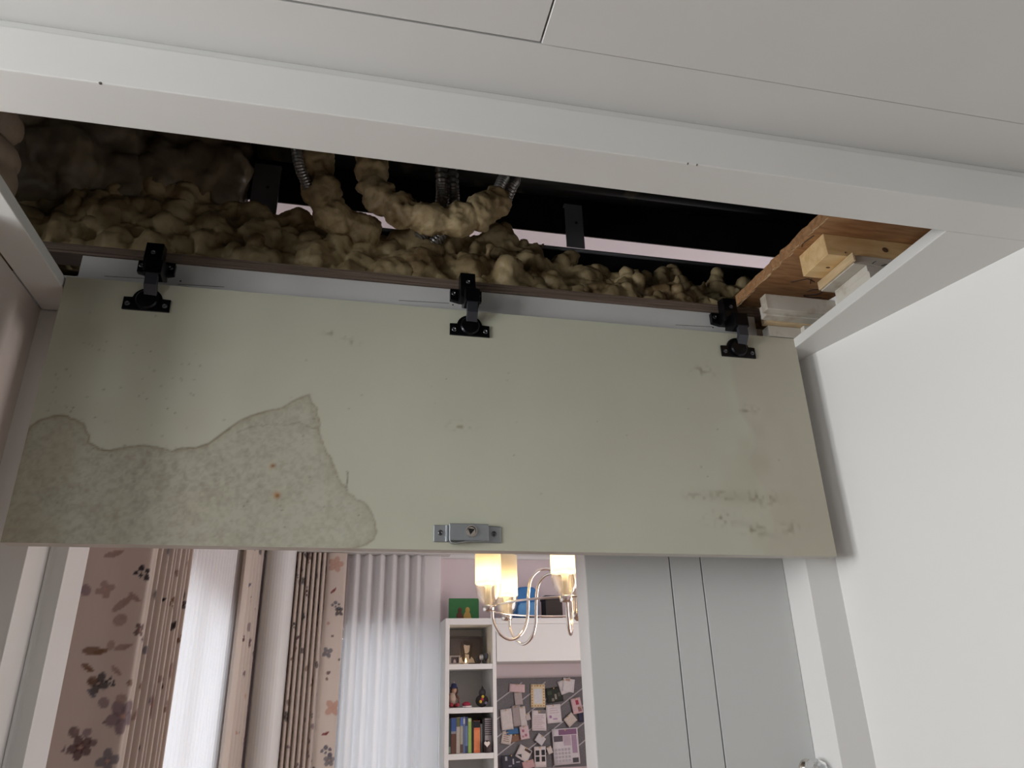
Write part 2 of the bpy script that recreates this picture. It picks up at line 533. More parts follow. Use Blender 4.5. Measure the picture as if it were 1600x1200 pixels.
# ------------------------------------------------------------------ hatch panel
PX0, PX1, PZ0, PZ1, PT = -0.4035, 0.7365, 0.1885, 0.5600, 0.024
hp = thing('hatch_panel', 'large stained cream hatch panel hanging open from the ceiling on three hinges', 'hatch panel', ((PX0 + PX1) / 2, YF, PZ0))
body = G().box(PX0, PX1, YF + 0.0006, YF + PT, PZ0, PZ1)
obj('panel_core', body, mat('panel_edge_band', (0.60, 0.58, 0.53), 0.5, var=(15, (0.5, 0.47, 0.41), 0.5, 0.7)), hp, bev=0.0008)
nx, nz = 570, 186
xs = np.linspace(PX0, PX1, nx)
zs = np.linspace(PZ0, PZ1, nz)
XX, ZZ = np.meshgrid(xs, zs)
A = np.stack([XX, np.full_like(XX, YF), ZZ], -1)
face = obj('inner_face', G().grid(A), PANEL, hp, label='cream laminate face with a brown-edged water stain')
stain = [(-0.41, 0.15), (-0.405, 0.323), (-0.402, 0.336), (-0.393, 0.346), (-0.379, 0.352), (-0.367, 0.353), (-0.353, 0.350), (-0.342, 0.344), (-0.337, 0.334), (-0.332, 0.328), (-0.331, 0.318), (-0.318, 0.311), (-0.304, 0.308), (-0.292, 0.313), (-0.278, 0.316), (-0.258, 0.318), (-0.240, 0.315), (-0.229, 0.312), (-0.217, 0.316), (-0.199, 0.318), (-0.185, 0.324), (-0.174, 0.335), (-0.160, 0.349), (-0.148, 0.360), (-0.131, 0.369), (-0.113, 0.376), (-0.095, 0.382), (-0.084, 0.391), (-0.073, 0.398), (-0.062, 0.403), (-0.057, 0.392), (-0.049, 0.386), (-0.047, 0.375), (-0.043, 0.361), (-0.043, 0.347), (-0.037, 0.331), (-0.026, 0.311), (-0.017, 0.291), (-0.009, 0.276), (-0.001, 0.270), (0.001, 0.263), (0.014, 0.255), (0.024, 0.251), (0.030, 0.242), (0.038, 0.227), (0.042, 0.213), (0.040, 0.202), (0.030, 0.194), (-0.010, 0.180)]
inner = [(-0.150, 0.343), (-0.130, 0.352), (-0.102, 0.357), (-0.086, 0.357), (-0.073, 0.361), (-0.057, 0.356), (-0.043, 0.352)]


def seg_dist(px, pz, poly, closed=True):
    dmin = np.full(px.shape, 9.0)
    n = len(poly)
    for i in range(n if closed else n - 1):
        (ax, az), (bx_, bz) = poly[i], poly[(i + 1) % n]
        dx, dz = bx_ - ax, bz - az
        t = np.clip(((px - ax) * dx + (pz - az) * dz) / (dx * dx + dz * dz + 1e-12), 0, 1)
        dmin = np.minimum(dmin, np.hypot(px - ax - t * dx, pz - az - t * dz))
    return dmin


def inside(px, pz, poly):
    r = np.zeros(px.shape, bool)
    n = len(poly)
    for i in range(n):
        (ax, az), (bx_, bz) = poly[i], poly[(i + 1) % n]
        cnd = (az > pz) != (bz > pz)
        r ^= cnd & (px < (bx_ - ax) * (pz - az) / (bz - az + 1e-12) + ax)
    return r


def vnoise(px, pz, s, seed):
    """smooth value noise 0..1"""
    r = np.random.default_rng(seed)
    g = r.random((256, 256))
    u, v = px * s + 91.3, pz * s + 57.7
    i, j = np.floor(u).astype(int), np.floor(v).astype(int)
    a, b = u - i, v - j
    a, b = a * a * (3 - 2 * a), b * b * (3 - 2 * b)
    q = lambda k, l: g[k % 256, l % 256]
    return q(i, j) * (1 - a) * (1 - b) + q(i + 1, j) * a * (1 - b) + q(i, j + 1) * (1 - a) * b + q(i + 1, j + 1) * a * b


def blend(c, m, col):
    m = np.clip(m, 0, 1)[..., None]
    return c * (1 - m) + np.array(col) * m


wob = 0.0022 * (vnoise(XX, ZZ, 110, 3) - 0.5) + 0.0016 * (vnoise(XX, ZZ, 300, 4) - 0.5)
base = np.ones(XX.shape + (3,)) * np.array([0.50, 0.505, 0.405])
base = blend(base, 0.35 * vnoise(XX, ZZ, 9, 5), (0.47, 0.445, 0.36))
ds = seg_dist(XX + wob, ZZ + wob, stain)
ins = inside(XX + wob, ZZ + wob, stain)
mott = 0.18 * vnoise(XX, ZZ, 32, 6) + 0.40 * vnoise(XX, ZZ, 150, 7) + 0.42 * vnoise(XX, ZZ, 360, 8)
base = blend(base, ins * (0.30 + 0.85 * np.clip(mott - 0.34, 0, 1) * 1.5) * (0.55 + 0.45 * np.clip((0.05 - XX) / 0.25, 0, 1)), (0.295, 0.268, 0.205))
near = np.exp(-(ds / 0.0015) ** 2) * (0.5 + 0.5 * vnoise(XX, ZZ, 60, 9))
base = blend(base, near * (0.50 + 0.45 * np.clip((0.0 - XX) / 0.3, 0, 1)), (0.13, 0.095, 0.05))
base = blend(base, ins * 0.30 * np.exp(-(ds / 0.007) ** 2), (0.28, 0.235, 0.15))
di = seg_dist(XX + 2 * wob, ZZ + 2 * wob, inner, False)
base = blend(base, 0.35 * np.exp(-(di / 0.0013) ** 2) * (vnoise(XX, ZZ, 90, 12) > 0.35), (0.16, 0.12, 0.07))
dc = seg_dist(XX + wob, ZZ, [(-0.001, 0.293), (-0.002, 0.271)], False)
base = blend(base, 0.7 * np.exp(-(dc / 0.0010) ** 2), (0.09, 0.07, 0.04))
for (rx, rz) in ((-0.101, 0.297), (-0.091, 0.256)):          # rust spots
    q = np.hypot((XX - rx) * 1.25, ZZ - rz) + 2.2 * wob
    base = blend(base, 0.9 * np.exp(-(q / 0.0048) ** 2), (0.42, 0.17, 0.012))
    base = blend(base, 0.9 * np.exp(-(np.hypot(XX - rx - 0.001, ZZ - rz) / 0.0022) ** 2), (0.20, 0.065, 0.006))
rb = np.clip((XX - 0.612 - 0.035 * (vnoise(XX, ZZ, 22, 21) - 0.5) - 0.05 * (0.40 - ZZ) * 0.5) / 0.012, 0, 1)
base = blend(base, 0.45 * rb, (0.44, 0.385, 0.305))
sm = np.exp(-((XX - 0.58) / 0.07) ** 2 - ((ZZ - 0.277) / 0.010) ** 2) + 0.8 * np.exp(-((XX - 0.612 - 0.9 * (ZZ - 0.226) * -1) / 0.022) ** 2 - ((ZZ - 0.226 + (XX - 0.612) * 0.35) / 0.006) ** 2)
base = blend(base, 0.30 * sm, (0.28, 0.25, 0.18))
# faint dirt in the lower right, browner blotches growing towards the left side, specks
band = np.clip(1 - np.abs(XX - 0.62) / 0.10, 0, 1) * np.clip(1 - np.abs(ZZ - 0.33) / 0.25, 0, 1)
base = blend(base, 0.32 * band * np.clip(vnoise(XX, ZZ, 34, 13) - 0.35, 0, 1) * 2, (0.36, 0.31, 0.22))
base = blend(base, 0.30 * np.clip((-0.10 - XX) / 0.25, 0, 1) * np.clip(vnoise(XX, ZZ, 26, 14) * 1.6 - 0.4, 0, 1), (0.38, 0.32, 0.21))
for (sx, sz, rr) in ((0.605, 0.226, 0.012), (0.549, 0.242, 0.014), (0.626, 0.276, 0.016), (0.517, 0.276, 0.010), (0.668, 0.230, 0.012), (0.560, 0.277, 0.012), (0.627, 0.422, 0.010), (-0.040, 0.503, 0.006), (-0.012, 0.492, 0.008), (0.156, 0.369, 0.010), (0.557, 0.486, 0.012)):
    q = np.hypot((XX - sx) / 1.6, (ZZ - sz) * 1.4)
    base = blend(base, 0.75 * np.exp(-(q / rr) ** 2) * np.clip(vnoise(XX, ZZ, 170, 15) - 0.45, 0, 1) * 2.2, (0.22, 0.18, 0.11))
for k in range(120):
    if k < 100:
        sx, sz = (-0.39 + 0.18 * rng.random(), 0.31 + 0.16 * rng.random()) if k < 55 else (-0.40 + 0.42 * rng.random(), 0.20 + 0.22 * rng.random())
    else:
        sx, sz = -0.38 + 1.1 * rng.random(), 0.20 + 0.32 * rng.random()
    q = np.hypot(XX - sx, ZZ - sz)
    base = blend(base, (0.3 + 0.45 * rng.random()) * np.exp(-(q / (0.0008 + 0.0007 * rng.random())) ** 2), (0.13, 0.10, 0.06))
paint(face, base.reshape(-1, 3))

# spring latch on the panel
lt = obj('latch', G().box(0.118, 0.212, 0.9976, 0.9999, 0.1985, 0.2220), ZINC, hp, bev=0.0012, label='zinc spring latch with a triangular key socket')
obj('latch_body', G().box(0.1385, 0.1935, 0.9905, 0.9978, 0.1995, 0.2232), ZINC, lt, bev=0.0012)
obj('rib', G().box(0.1345, 0.1366, 0.9945, 0.9978, 0.1988, 0.2218), mat('bright_zinc', (0.72, 0.76, 0.80), 0.25, 0.9), lt, bev=0.0004)
obj('key_socket', G().lathe([(0.0078, 0), (0.0078, -0.0024), (0.0066, -0.0024), (0.0058, -0.0006), (0.0003, -0.0006)], (0.1690, 0.9903, 0.2125), 28, 'y'), CHROME, lt, smooth=False)
obj('key_pin', G().prism([(0.1645, 0.2160), (0.1735, 0.2150), (0.1680, 0.2080)], 0.9875, 0.9895, 'y'), mat('dark_key_pin', (0.05, 0.05, 0.055), 0.3, 0.9), lt)
for x in (0.1275, 0.2020):
    obj('screw', G().lathe([(0.0036, 0.0), (0.0036, -0.0012), (0.0022, -0.0020), (0.0010, -0.0008)], (x, 0.9976, 0.2110), 16, 'y'), SCREW, lt)
sp = spline([(0.139, 0.994, 0.2005, ), (0.141, 0.993, 0.1965), (0.146, 0.992, 0.1950), (0.155, 0.992, 0.1967), (0.166, 0.993, 0.1985), (0.178, 0.994, 0.1985), (0.190, 0.995, 0.2000)], 6)
sg = G()
V = []
for p in sp:
    V += [(p[0], p[1] - 0.004, p[2]), (p[0], p[1] + 0.004, p[2]), (p[0], p[1] + 0.004, p[2] + 0.0009), (p[0], p[1] - 0.004, p[2] + 0.0009)]
F = []
for i in range(len(sp) - 1):
    for k in range(4):
        F.append((4 * i + k, 4 * i + (k + 1) % 4, 4 * i + 4 + (k + 1) % 4, 4 * i + 4 + k))
sg.add(V, F)
obj('spring', sg, ZINC, lt)

# ------------------------------------------------------------------ hinge rail with ply strip
rl = thing('hinge_rail', 'white painted hinge rail with a dark ply strip along its top', 'rail', (0.14, 1.03, 0.545))
obj('board', G().box(-0.400, 0.684, 1.0265, 1.046, 0.548, 0.6125), RAILW, rl, bev=0.001)
pl = G()
for k, (z0, z1, y0) in enumerate(((0.6130, 0.6165, 1.0245), (0.6165, 0.6205, 1.0225), (0.6205, 0.6240, 1.0240), (0.6240, 0.6275, 1.0225))):
    pl.box(-0.47, 0.70, y0, 1.060, z0, z1)
obj('ply_strip', pl, PLY, rl, label='dark brown layered plywood edge')
for (x0, x1, z) in ((-0.365, -0.30, 0.5815), (-0.265, -0.20, 0.5785), (0.06, 0.14, 0.584), (0.53, 0.60, 0.583)):
    obj('scribe_line', G().box(x0, x1, 1.0261, 1.0266, z, z + 0.0006, ('Y', -2)), PENCIL, rl)
for x in (-0.262, 0.146, 0.600):
    obj('pilot_hole', G().ball((x, 1.0264, 0.5835), (0.0013, 0.0006, 0.0013), 8, 5), PENCIL, rl)

# ------------------------------------------------------------------ hinges


def hinge(xc, dx, label):
    t = thing('concealed_hinge', label, 'hinge', (xc, YF, 0.515), 'black hatch hinges')
    fl = []
    fl += [(xc - 0.031, 0.5150), (xc + 0.031, 0.5150), (xc + 0.031, 0.5345), (xc + 0.0195, 0.5350)]
    for k in range(0, 13):
        a = math.radians(10 + 160 * k / 12)
        fl.append((xc + 0.0198 * math.cos(a), 0.5325 + 0.0180 * math.sin(a)))
    fl += [(xc - 0.0195, 0.5350), (xc - 0.031, 0.5345)]
    obj('cup_flange', G().prism(fl, 0.9968, 0.99995, 'y'), HINGE, t, bev=0.0006)
    obj('cup', G().lathe([(0.0150, 0.0), (0.0150, -0.0035), (0.0130, -0.0055), (0.0050, -0.0060)], (xc, 0.9969, 0.5310), 28, 'y'), HINGE, t, smooth=False)
    for s in (-1, 1):
        sc = obj('screw', G().lathe([(0.0037, 0.0), (0.0037, -0.0009), (0.0025, -0.0017), (0.0012, -0.0006)], (xc + s * 0.0245, 0.9968, 0.5240), 16, 'y'), SCREW, t)
    xa = xc + dx
    # link out of the cup and over the panel's top edge
    lk = G()
    lk.prism([(0.9925, 0.535), (0.9815, 0.549), (0.9805, 0.570), (0.9880, 0.573), (0.9895, 0.553), (0.9965, 0.540)], xa - 0.0085, xa + 0.0085, 'x')
    obj('link', lk, HLINK, t, bev=0.0008)
    kn = G()
    kn.prism([(0.9800, 0.566), (0.9800, 0.590), (1.0120, 0.600), (1.0200, 0.575), (0.9980, 0.5625)], xa - 0.0115, xa + 0.0115, 'x')
    obj('knuckle', kn, HINGE, t, bev=0.0012)
    ar = G()
    ar.prism([(0.9960, 0.583), (0.9930, 0.600), (0.9955, 0.6260), (1.0150, 0.6290), (1.0180, 0.583)], xc - 0.0120 - 0.003, xc + 0.0090, 'x')
    am = obj('arm', ar, HINGE, t, bev=0.0012)
    obj('adjusting_screw', G().lathe([(0.0034, 0), (0.0034, -0.0010), (0.0024, -0.0016), (0.0010, -0.0004)], (xc - 0.003, 0.9938, 0.6085), 16, 'y'), SCREW, am)
    mp = G()
    mp.prism([(xc - 0.028, 0.5885), (xc - 0.013, 0.5850), (xc + 0.008, 0.5850), (xc + 0.023, 0.5885), (xc + 0.023, 0.6080), (xc - 0.028, 0.6080)], 1.0175, 1.0264, 'y')
    pm = obj('mounting_plate', mp, HINGE, t, bev=0.001)
    for s in (-0.0225, 0.0175):
        obj('screw', G().lathe([(0.0036, 0.0), (0.0036, -0.0010), (0.0024, -0.0018), (0.0010, -0.0005)], (xc + s, 1.0175, 0.5990), 16, 'y'), SCREW, pm)
    return t


hinge(-0.2935, 0.004, 'black concealed hinge at the left end of the hanging panel')
hinge(0.1685, 0.002, 'black concealed hinge at the middle of the hanging panel')
hinge(0.6235, 0.006, 'black concealed hinge at the right end, next to the timber packers')

# ------------------------------------------------------------------ air plenum with slot
pn = thing('air_plenum', 'black steel air plenum with a bright slot above the foam', 'duct', (0.36, 1.19, 0.79))
obj('back_plate', G().box(-0.222, 1.0, 1.190, 1.1925, 0.8625, 1.048), BLACK, pn)
obj('end_plate', G().box(-0.226, -0.2225, 1.150, 1.1995, 0.800, 0.984), BLACK, pn)
obj('ledge', G().box(-0.222, 1.0, 1.172, 1.1995, 0.775, 0.8155), BLACK, pn, bev=0.002)
obj('ledge_lip', G().tube([(-0.222, 1.171, 0.8125), (1.0, 1.171, 0.8125)], 0.004, 10), BRACK, pn, smooth=True)
tp = G().tube([(-0.2, 1.150, 0.968), (0.2, 1.150, 0.962), (1.0, 1.150, 0.962)], 0.034, 18)
obj('pipe', tp, mat('grimy_black_pipe', (0.012, 0.014, 0.013), 0.5, var=(11, (0.16, 0.14, 0.09), 0.55, 0.72)), pn, smooth=True)
for (x0, x1, z1) in ((-0.2085, -0.1600, 0.938), (0.3955, 0.4335, 0.930)):
    bk = G().box(x0, x1, 1.1795, 1.183, 0.826, z1).box(x0, x1, 1.183, 1.191, z1 - 0.004, z1)
    b_ = obj('bracket', bk, BRACK, pn, bev=0.0008, label='dark grey steel tab')
    obj('screw', G().lathe([(0.0030, 0), (0.0030, -0.0010), (0.0012, -0.0014)], ((x0 + x1) / 2 + 0.004, 1.1795, 0.885), 12, 'y'), SCREW, b_)

# ------------------------------------------------------------------ spray foam


def lump_mesh(name, balls, m, label, cat, vox=0.0048, disp=0.010, tsize=0.035, fine=0.004, fsize=0.010):
    g = G()
    for (c_, r_) in balls:
        g.ball(c_, r_, 10, 7)
    o = obj(name, g, m, None)
    rm = o.modifiers.new('merge', 'REMESH')
    rm.mode, rm.voxel_size = 'VOXEL', vox
    rm.use_smooth_shade = True
    for (nm, ty, st, sz) in (('relief', 'CLOUDS', disp, tsize), ('creases', 'VORONOI', disp * 0.75, tsize * 1.1), ('crust', 'CLOUDS', fine, fsize)):
        tx = bpy.data.textures.new(name + '_' + nm, ty)
        tx.noise_scale = sz
        if ty == 'CLOUDS':
            tx.noise_depth = 2
        dp = o.modifiers.new(nm, 'DISPLACE')
        dp.texture, dp.strength, dp.mid_level = tx, st, 0.45
        dp.texture_coords = 'LOCAL'
    return tag(o, label, cat)


R = random.Random(11)
balls = []
BP = [(-0.7, 0.30), (-0.40, 0.27), (-0.25, 0.205), (-0.1, 0.180), (0.0, 0.178), (0.1, 0.195), (0.2, 0.200), (0.28, 0.178), (0.40, 0.148), (0.50, 0.112), (0.56, 0.128), (0.62, 0.122), (0.70, 0.118), (0.9, 0.11)]


def bank_h(x):       # height of the foam bank over the rail
    return float(np.interp(x, [p[0] for p in BP], [p[1] for p in BP]))


for i in range(60):     # the heart of the bank
    x = -0.60 + i * 0.0245
    h = bank_h(x)
    for u in (0.1, 0.3, 0.5, 0.7, 0.88):
        balls.append(((x, 1.095 + 0.075 * u, 0.628 + (h - 0.028) * u), (0.026, 0.026 + 0.008 * (1 - u), 0.026)))
for i in range(150):    # soft bulging lumps and runs on its face
    x = R.uniform(-0.60, 0.34)
    h = bank_h(x)
    u = R.random()
    r = R.uniform(0.016, 0.040)
    y, z = 1.078 + 0.085 * u, 0.640 + (h - 0.02) * u * R.uniform(0.85, 1.03)
    run = R.random()
    balls.append(((x, max(y, 1.066 + 0.55 * r), max(z, 0.632 + 0.75 * r)), (r * R.uniform(0.7, 1.2) * (1 if run > 0.3 else 0.6), r * 0.72, r * R.uniform(0.7, 1.1) * (1 if run > 0.3 else 1.6))))
for i in range(95):     # torn chunks to the right
    x = R.uniform(0.20, 0.84)
    h = bank_h(x)
    u = R.random()
    r = R.uniform(0.008, 0.019)
    d_ = Vector((R.uniform(-1, 1), R.uniform(-0.3, 0.3), R.uniform(-0.8, 1))).normalized()
    c0 = Vector((x, 1.074 + 0.086 * u, 0.642 + h * u * R.uniform(0.85, 1.08)))
    for k in range(R.randint(2, 4)):
        p = c0 + d_ * (k * r * 0.95)
        q = r * (1.05 - 0.16 * k)
        balls.append(((p.x, max(p.y, 1.072), max(p.z, 0.634 + q * 0.6)), (q * R.uniform(0.7, 1.3), q * R.uniform(0.6, 1.0), q * R.uniform(0.6, 1.3))))
lump_mesh('spray_foam', balls, FOAM, 'lumpy yellow-brown spray foam bank along the hinge rail', 'spray foam', 0.0038, 0.022, 0.040, 0.006, 0.012)

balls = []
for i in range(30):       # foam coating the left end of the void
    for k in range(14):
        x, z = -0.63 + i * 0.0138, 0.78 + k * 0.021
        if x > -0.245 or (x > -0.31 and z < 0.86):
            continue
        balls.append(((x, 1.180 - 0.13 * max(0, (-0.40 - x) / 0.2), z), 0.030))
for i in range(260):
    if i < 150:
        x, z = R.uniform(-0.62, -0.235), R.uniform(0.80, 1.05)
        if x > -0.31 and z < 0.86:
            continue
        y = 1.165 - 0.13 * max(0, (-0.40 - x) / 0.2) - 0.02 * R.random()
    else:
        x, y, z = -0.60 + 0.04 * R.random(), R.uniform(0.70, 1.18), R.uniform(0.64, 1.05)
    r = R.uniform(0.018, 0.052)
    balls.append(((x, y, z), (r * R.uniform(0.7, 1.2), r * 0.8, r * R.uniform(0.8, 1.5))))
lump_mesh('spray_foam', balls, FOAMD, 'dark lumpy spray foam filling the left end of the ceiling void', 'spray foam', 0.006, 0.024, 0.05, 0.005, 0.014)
balls = [((-0.462, 0.86, 0.608), (0.034, 0.036, 0.036)), ((-0.466, 0.85, 0.640), (0.036, 0.045, 0.026)), ((-0.470, 0.85, 0.690), (0.036, 0.040, 0.024)), ((-0.485, 0.85, 0.735), (0.036, 0.04, 0.026)), ((-0.50, 0.87, 0.66), (0.035, 0.05, 0.09))]
lump_mesh('foam_bulge', balls, FOAMP, 'smooth pinkish foam bulge behind the left frame board', 'spray foam', 0.006, 0.006, 0.06, 0.001, 0.02)


def crusted(name, pts, r, label, cat, ragged):
    b_ = []
    P = spline(pts, 12)
    n = len(P)
    for i, p in enumerate(P):
        rr = r * (1.0 + 0.16 * math.sin(i * 0.55) + 0.10 * math.sin(i * 1.7 + 1))
        b_.append(((p[0], p[1], p[2]), rr))
        if i % 3 == 0:
            a = R.uniform(0, 6.28)
            q = R.uniform(0.35, 0.6) * r
            b_.append(((p[0] + rr * 0.75 * math.cos(a), p[1] - abs(rr * 0.3 * math.sin(a)), p[2] + rr * 0.75 * math.sin(a)), (q * 1.2, q * 0.7, q * 1.2)))
    return lump_mesh(name, b_, FOAM, label, cat, 0.0030, ragged, 0.026, 0.006, 0.009)


crusted('foamed_pipe', [(-0.105, 1.06, 1.04), (-0.100, 1.05, 0.93), (-0.090, 1.05, 0.86), (-0.078, 1.055, 0.80), (-0.055, 1.075, 0.765), (0.0, 1.10, 0.755)], 0.0245, 'upright foam-crusted pipe beside the left steel tab', 'pipe', 0.014)
crusted('foamed_hose', [(0.022, 1.06, 1.04), (0.012, 1.05, 0.93), (0.004, 1.045, 0.86), (0.018, 1.04, 0.795), (0.055, 1.035, 0.762), (0.105, 1.03, 0.745), (0.155, 1.03, 0.752), (0.195, 1.035, 0.778), (0.222, 1.04, 0.808)], 0.0225, 'foam-crusted hose sagging in a U over the foam bank', 'hose', 0.014)


def conduit(pts, r, label):
    P = spline(pts, 30)
    rs = [r * (1.0 + 0.22 * (1 if (i % 4) < 2 else -1)) for i in range(len(P))]
    return tag(obj('flexible_conduit', G().tube(P, rs, 12), mat('black_corrugated_steel', (0.30, 0.29, 0.28), 0.3, 0.6), None, smooth=True), label, 'conduit', 'corrugated conduits in the ceiling void')


conduit([(0.214, 1.030, 0.800), (0.231, 1.030, 0.84), (0.240, 1.035, 0.88), (0.243, 1.05, 1.04)], 0.0088, 'corrugated conduit rising out of the U-shaped foam hose')
conduit([(0.232, 1.045, 0.788), (0.251, 1.04, 0.84), (0.261, 1.045, 0.88), (0.266, 1.06, 1.04)], 0.0088, 'corrugated conduit just right of the one leaving the U-shaped hose')
conduit([(0.095, 1.10, 0.755), (0.122, 1.09, 0.785), (0.132, 1.08, 0.83), (0.130, 1.075, 0.88), (0.124, 1.07, 1.04)], 0.0095, 'corrugated conduit hanging inside the bend of the foam hose')
conduit([(0.118, 1.105, 0.745), (0.145, 1.10, 0.785), (0.154, 1.09, 0.83), (0.152, 1.085, 0.88), (0.146, 1.08, 1.04)], 0.0095, 'corrugated conduit paired on the right inside the foam hose bend')
conduit([(-0.128, 1.035, 1.04), (-0.128, 1.03, 0.93), (-0.122, 1.025, 0.87), (-0.112, 1.025, 0.82), (-0.095, 1.035, 0.785)], 0.0075, 'corrugated conduit along the left side of the upright foamed pipe')

# ------------------------------------------------------------------ timber packing on the right
ZT = 0.643
edge = []
for i in range(40):
    y = 0.655 + i * (1.044 - 0.655) / 39
    edge.append((0.668 - 0.006 * (y - 0.7) + R.uniform(-0.0022, 0.0022), y))
pk = thing('timber_plank', 'wide brown plank with a splintered edge and pencil marks', 'plank', (0.84, 0.85, ZT))
obj('plank', G().prism(edge + [(1.015, 1.044), (1.015, 0.655)], ZT, ZT + 0.020), PLANK, pk)
spn = G()
for i in range(70):
    y = R.uniform(0.67, 1.03)
    x0 = 0.668 - 0.006 * (y - 0.7)
    spn.tube([(x0 + 0.004, y, ZT + 0.002), (x0 + R.uniform(-0.003, 0.001), y + R.uniform(0.006, 0.02), ZT - R.uniform(-0.002, 0.003))], [0.0014, 0.0003], 4)
obj('splinters', spn, PLYW, pk)
for pth in (spline([(0.762, 0.976, 0), (0.768, 0.968, 0), (0.782, 0.966, 0), (0.788, 0.974, 0), (0.780, 0.984, 0), (0.764, 0.988, 0), (0.772, 0.992, 0), (0.800, 0.990, 0)], 6),
            [(0.716, 0.952, 0), (0.738, 0.936, 0), (0.756, 0.944, 0)], [(0.744, 0.936, 0), (0.752, 0.950, 0)], [(0.6735, 0.820, 0), (0.669, 0.842, 0), (0.673, 0.852, 0)]):
    obj('pencil_mark', G().tube([(p[0], p[1], ZT - 0.0004) for p in pth], 0.0008, 5), PENCIL, pk)
pb = thing('timber_block', 'fresh pine block screwed under the brown plank', 'timber', (0.77, 0.845, 0.605))
obj('block', G().box(0.684, 0.93, 0.8129, 0.8775, 0.605, ZT - 0.0003), PINE, pb, bev=0.001)
KNOT = mat('dark_knot', (0.13, 0.07, 0.035), 0.7)
for (p, r_) in (((0.789, 0.8127, 0.6255), (0.0055, 0.0008, 0.0045)), ((0.707, 0.846, 0.6050), (0.0038, 0.0022, 0.0005)), ((0.716, 0.8127, 0.612), (0.0014, 0.0008, 0.0014))):
    obj('knot', G().ball(p, r_, 12, 6), KNOT, pb)


def packer(name, label, boxes, m, extra=None):
    t = thing(name, label, 'timber packer', ((boxes[0][0] + boxes[0][1]) / 2, (boxes[0][2] + boxes[0][3]) / 2, boxes[0][4]))
    for i, b in enumerate(boxes):
        obj('strip', G().box(*b), m[i], t, bev=0.0007)
    if extra:
        extra(t)
    return t


def nails(t):
    for (x, y, dx) in ((0.750, 0.803, -0.004), (0.768, 0.806, 0.006), (0.785, 0.806, 0.004)):
        obj('nail', G().tube([(x, y, 0.590), (x + dx * 0.3, y - 0.006, 0.589), (x + dx, y - 0.012, 0.586)], 0.0007, 6), SCREW, t)


packer('packing_strip', 'white faced packing strip with ply edge under the pine block', [(0.7205, 0.86, 0.806, 0.889, 0.5885, 0.6045), (0.7165, 0.7203, 0.800, 0.889, 0.590, 0.6045)], [MDFW, PLYW], nails)
packer('packing_strip', 'lowest white moulding offcut resting on the right frame board', [(0.741, 0.86, 0.806, 0.884, 0.5745, 0.5882), (0.7375, 0.86, 0.800, 0.880, 0.5610, 0.5742)], [MDFW, MDFW])
packer('moulding_offcut', 'stepped white moulding offcut beside the right-hand hinge', [(0.664, 0.83, 0.955, 0.972, 0.588, 0.6165), (0.672, 0.83, 0.972, 0.990, 0.586, 0.6085), (0.682, 0.83, 0.990, 1.006, 0.583, 0.600), (0.690, 0.752, 1.000, 1.020, 0.562, 0.5825), (0.7525, 0.7645, 0.990, 1.020, 0.5615, 0.5825)], [MDFW, MDFW, PLYW, MDFW, MDFW])
packer('moulding_offcut', 'short dark ply offcut behind the right-hand hinge', [(0.640, 0.700, 1.062, 1.082, 0.606, ZT - 0.001)], [PLY])

# ------------------------------------------------------------------ curtains
PETAL = {'brown': (0.30, 0.17, 0.10), 'pale': (0.50, 0.36, 0.31), 'mauve': (0.30, 0.21, 0.24), 'black': (0.03, 0.025, 0.03), 'maroon': (0.14, 0.055, 0.06), 'grey': (0.22, 0.21, 0.24), 'peach': (0.66, 0.42, 0.33), 'red': (0.30, 0.06, 0.06)}
CLOTH = (0.80, 0.72, 0.65)


def motif_ellipses(kind, s, t, sz, col, r):
    out = []
    c_ = PETAL[col]
    if kind == 'flower':
        n = r.choice((4, 5))
        a0 = r.random() * 6
        for k in range(n):
            a = a0 + k * 2 * math.pi / n
            out.append((s + 0.55 * sz * math.cos(a), t + 0.55 * sz * math.sin(a), 0.52 * sz, 0.40 * sz, a, c_, 0.78))
        out.append((s, t, 0.18 * sz, 0.18 * sz, 0, PETAL['peach'], 0.8))
    elif kind == 'leaf':
        a = r.uniform(-1.2, 1.2)
        out.append((s, t, 0.85 * sz, 0.33 * sz, a, c_, 0.85))
        out.append((s + 0.5 * sz * math.cos(a), t + 0.5 * sz * math.sin(a), 0.6 * sz, 0.18 * sz, a + 0.25, c_, 0.85))
    elif kind == 'dots':
        for (dx, dy, q) in ((0, 0.7, .34), (0.62, 0.4, .26), (-0.5, 0.25, .26), (0.05, 0.0, .22), (0.65, -0.25, .34)):
            out.append((s + dx * sz, t + dy * sz, q * sz, q * sz, 0, c_, 0.92))
    elif kind == 'round':
        out.append((s, t, 0.75 * sz, 0.62 * sz, r.random() * 3, c_, 0.7))
        out.append((s + 0.2 * sz, t + 0.2 * sz, 0.3 * sz, 0.25 * sz, 0, PETAL['pale'], 0.4))
    return out


def print_cloth(S, T, ells, ground=CLOTH):
    cols = np.ones(S.shape + (3,)) * np.array(ground)
    for (s, t, rx, ry, a, c_, al) in ells:
        m = max(rx, ry) * 1.15
        k = (np.abs(S - s) < m) & (np.abs(T - t) < m)
        if not k.any():
            continue
        ds_, dt_ = S[k] - s, T[k] - t
        u = (ds_ * math.cos(a) + dt_ * math.sin(a)) / rx
        v = (-ds_ * math.sin(a) + dt_ * math.cos(a)) / ry
        q = np.clip((1.0 - np.hypot(u, v)) * 7, 0, 1) * al
        cols[k] = cols[k] * (1 - q[:, None]) + np.array(c_) * q[:, None]
    return cols


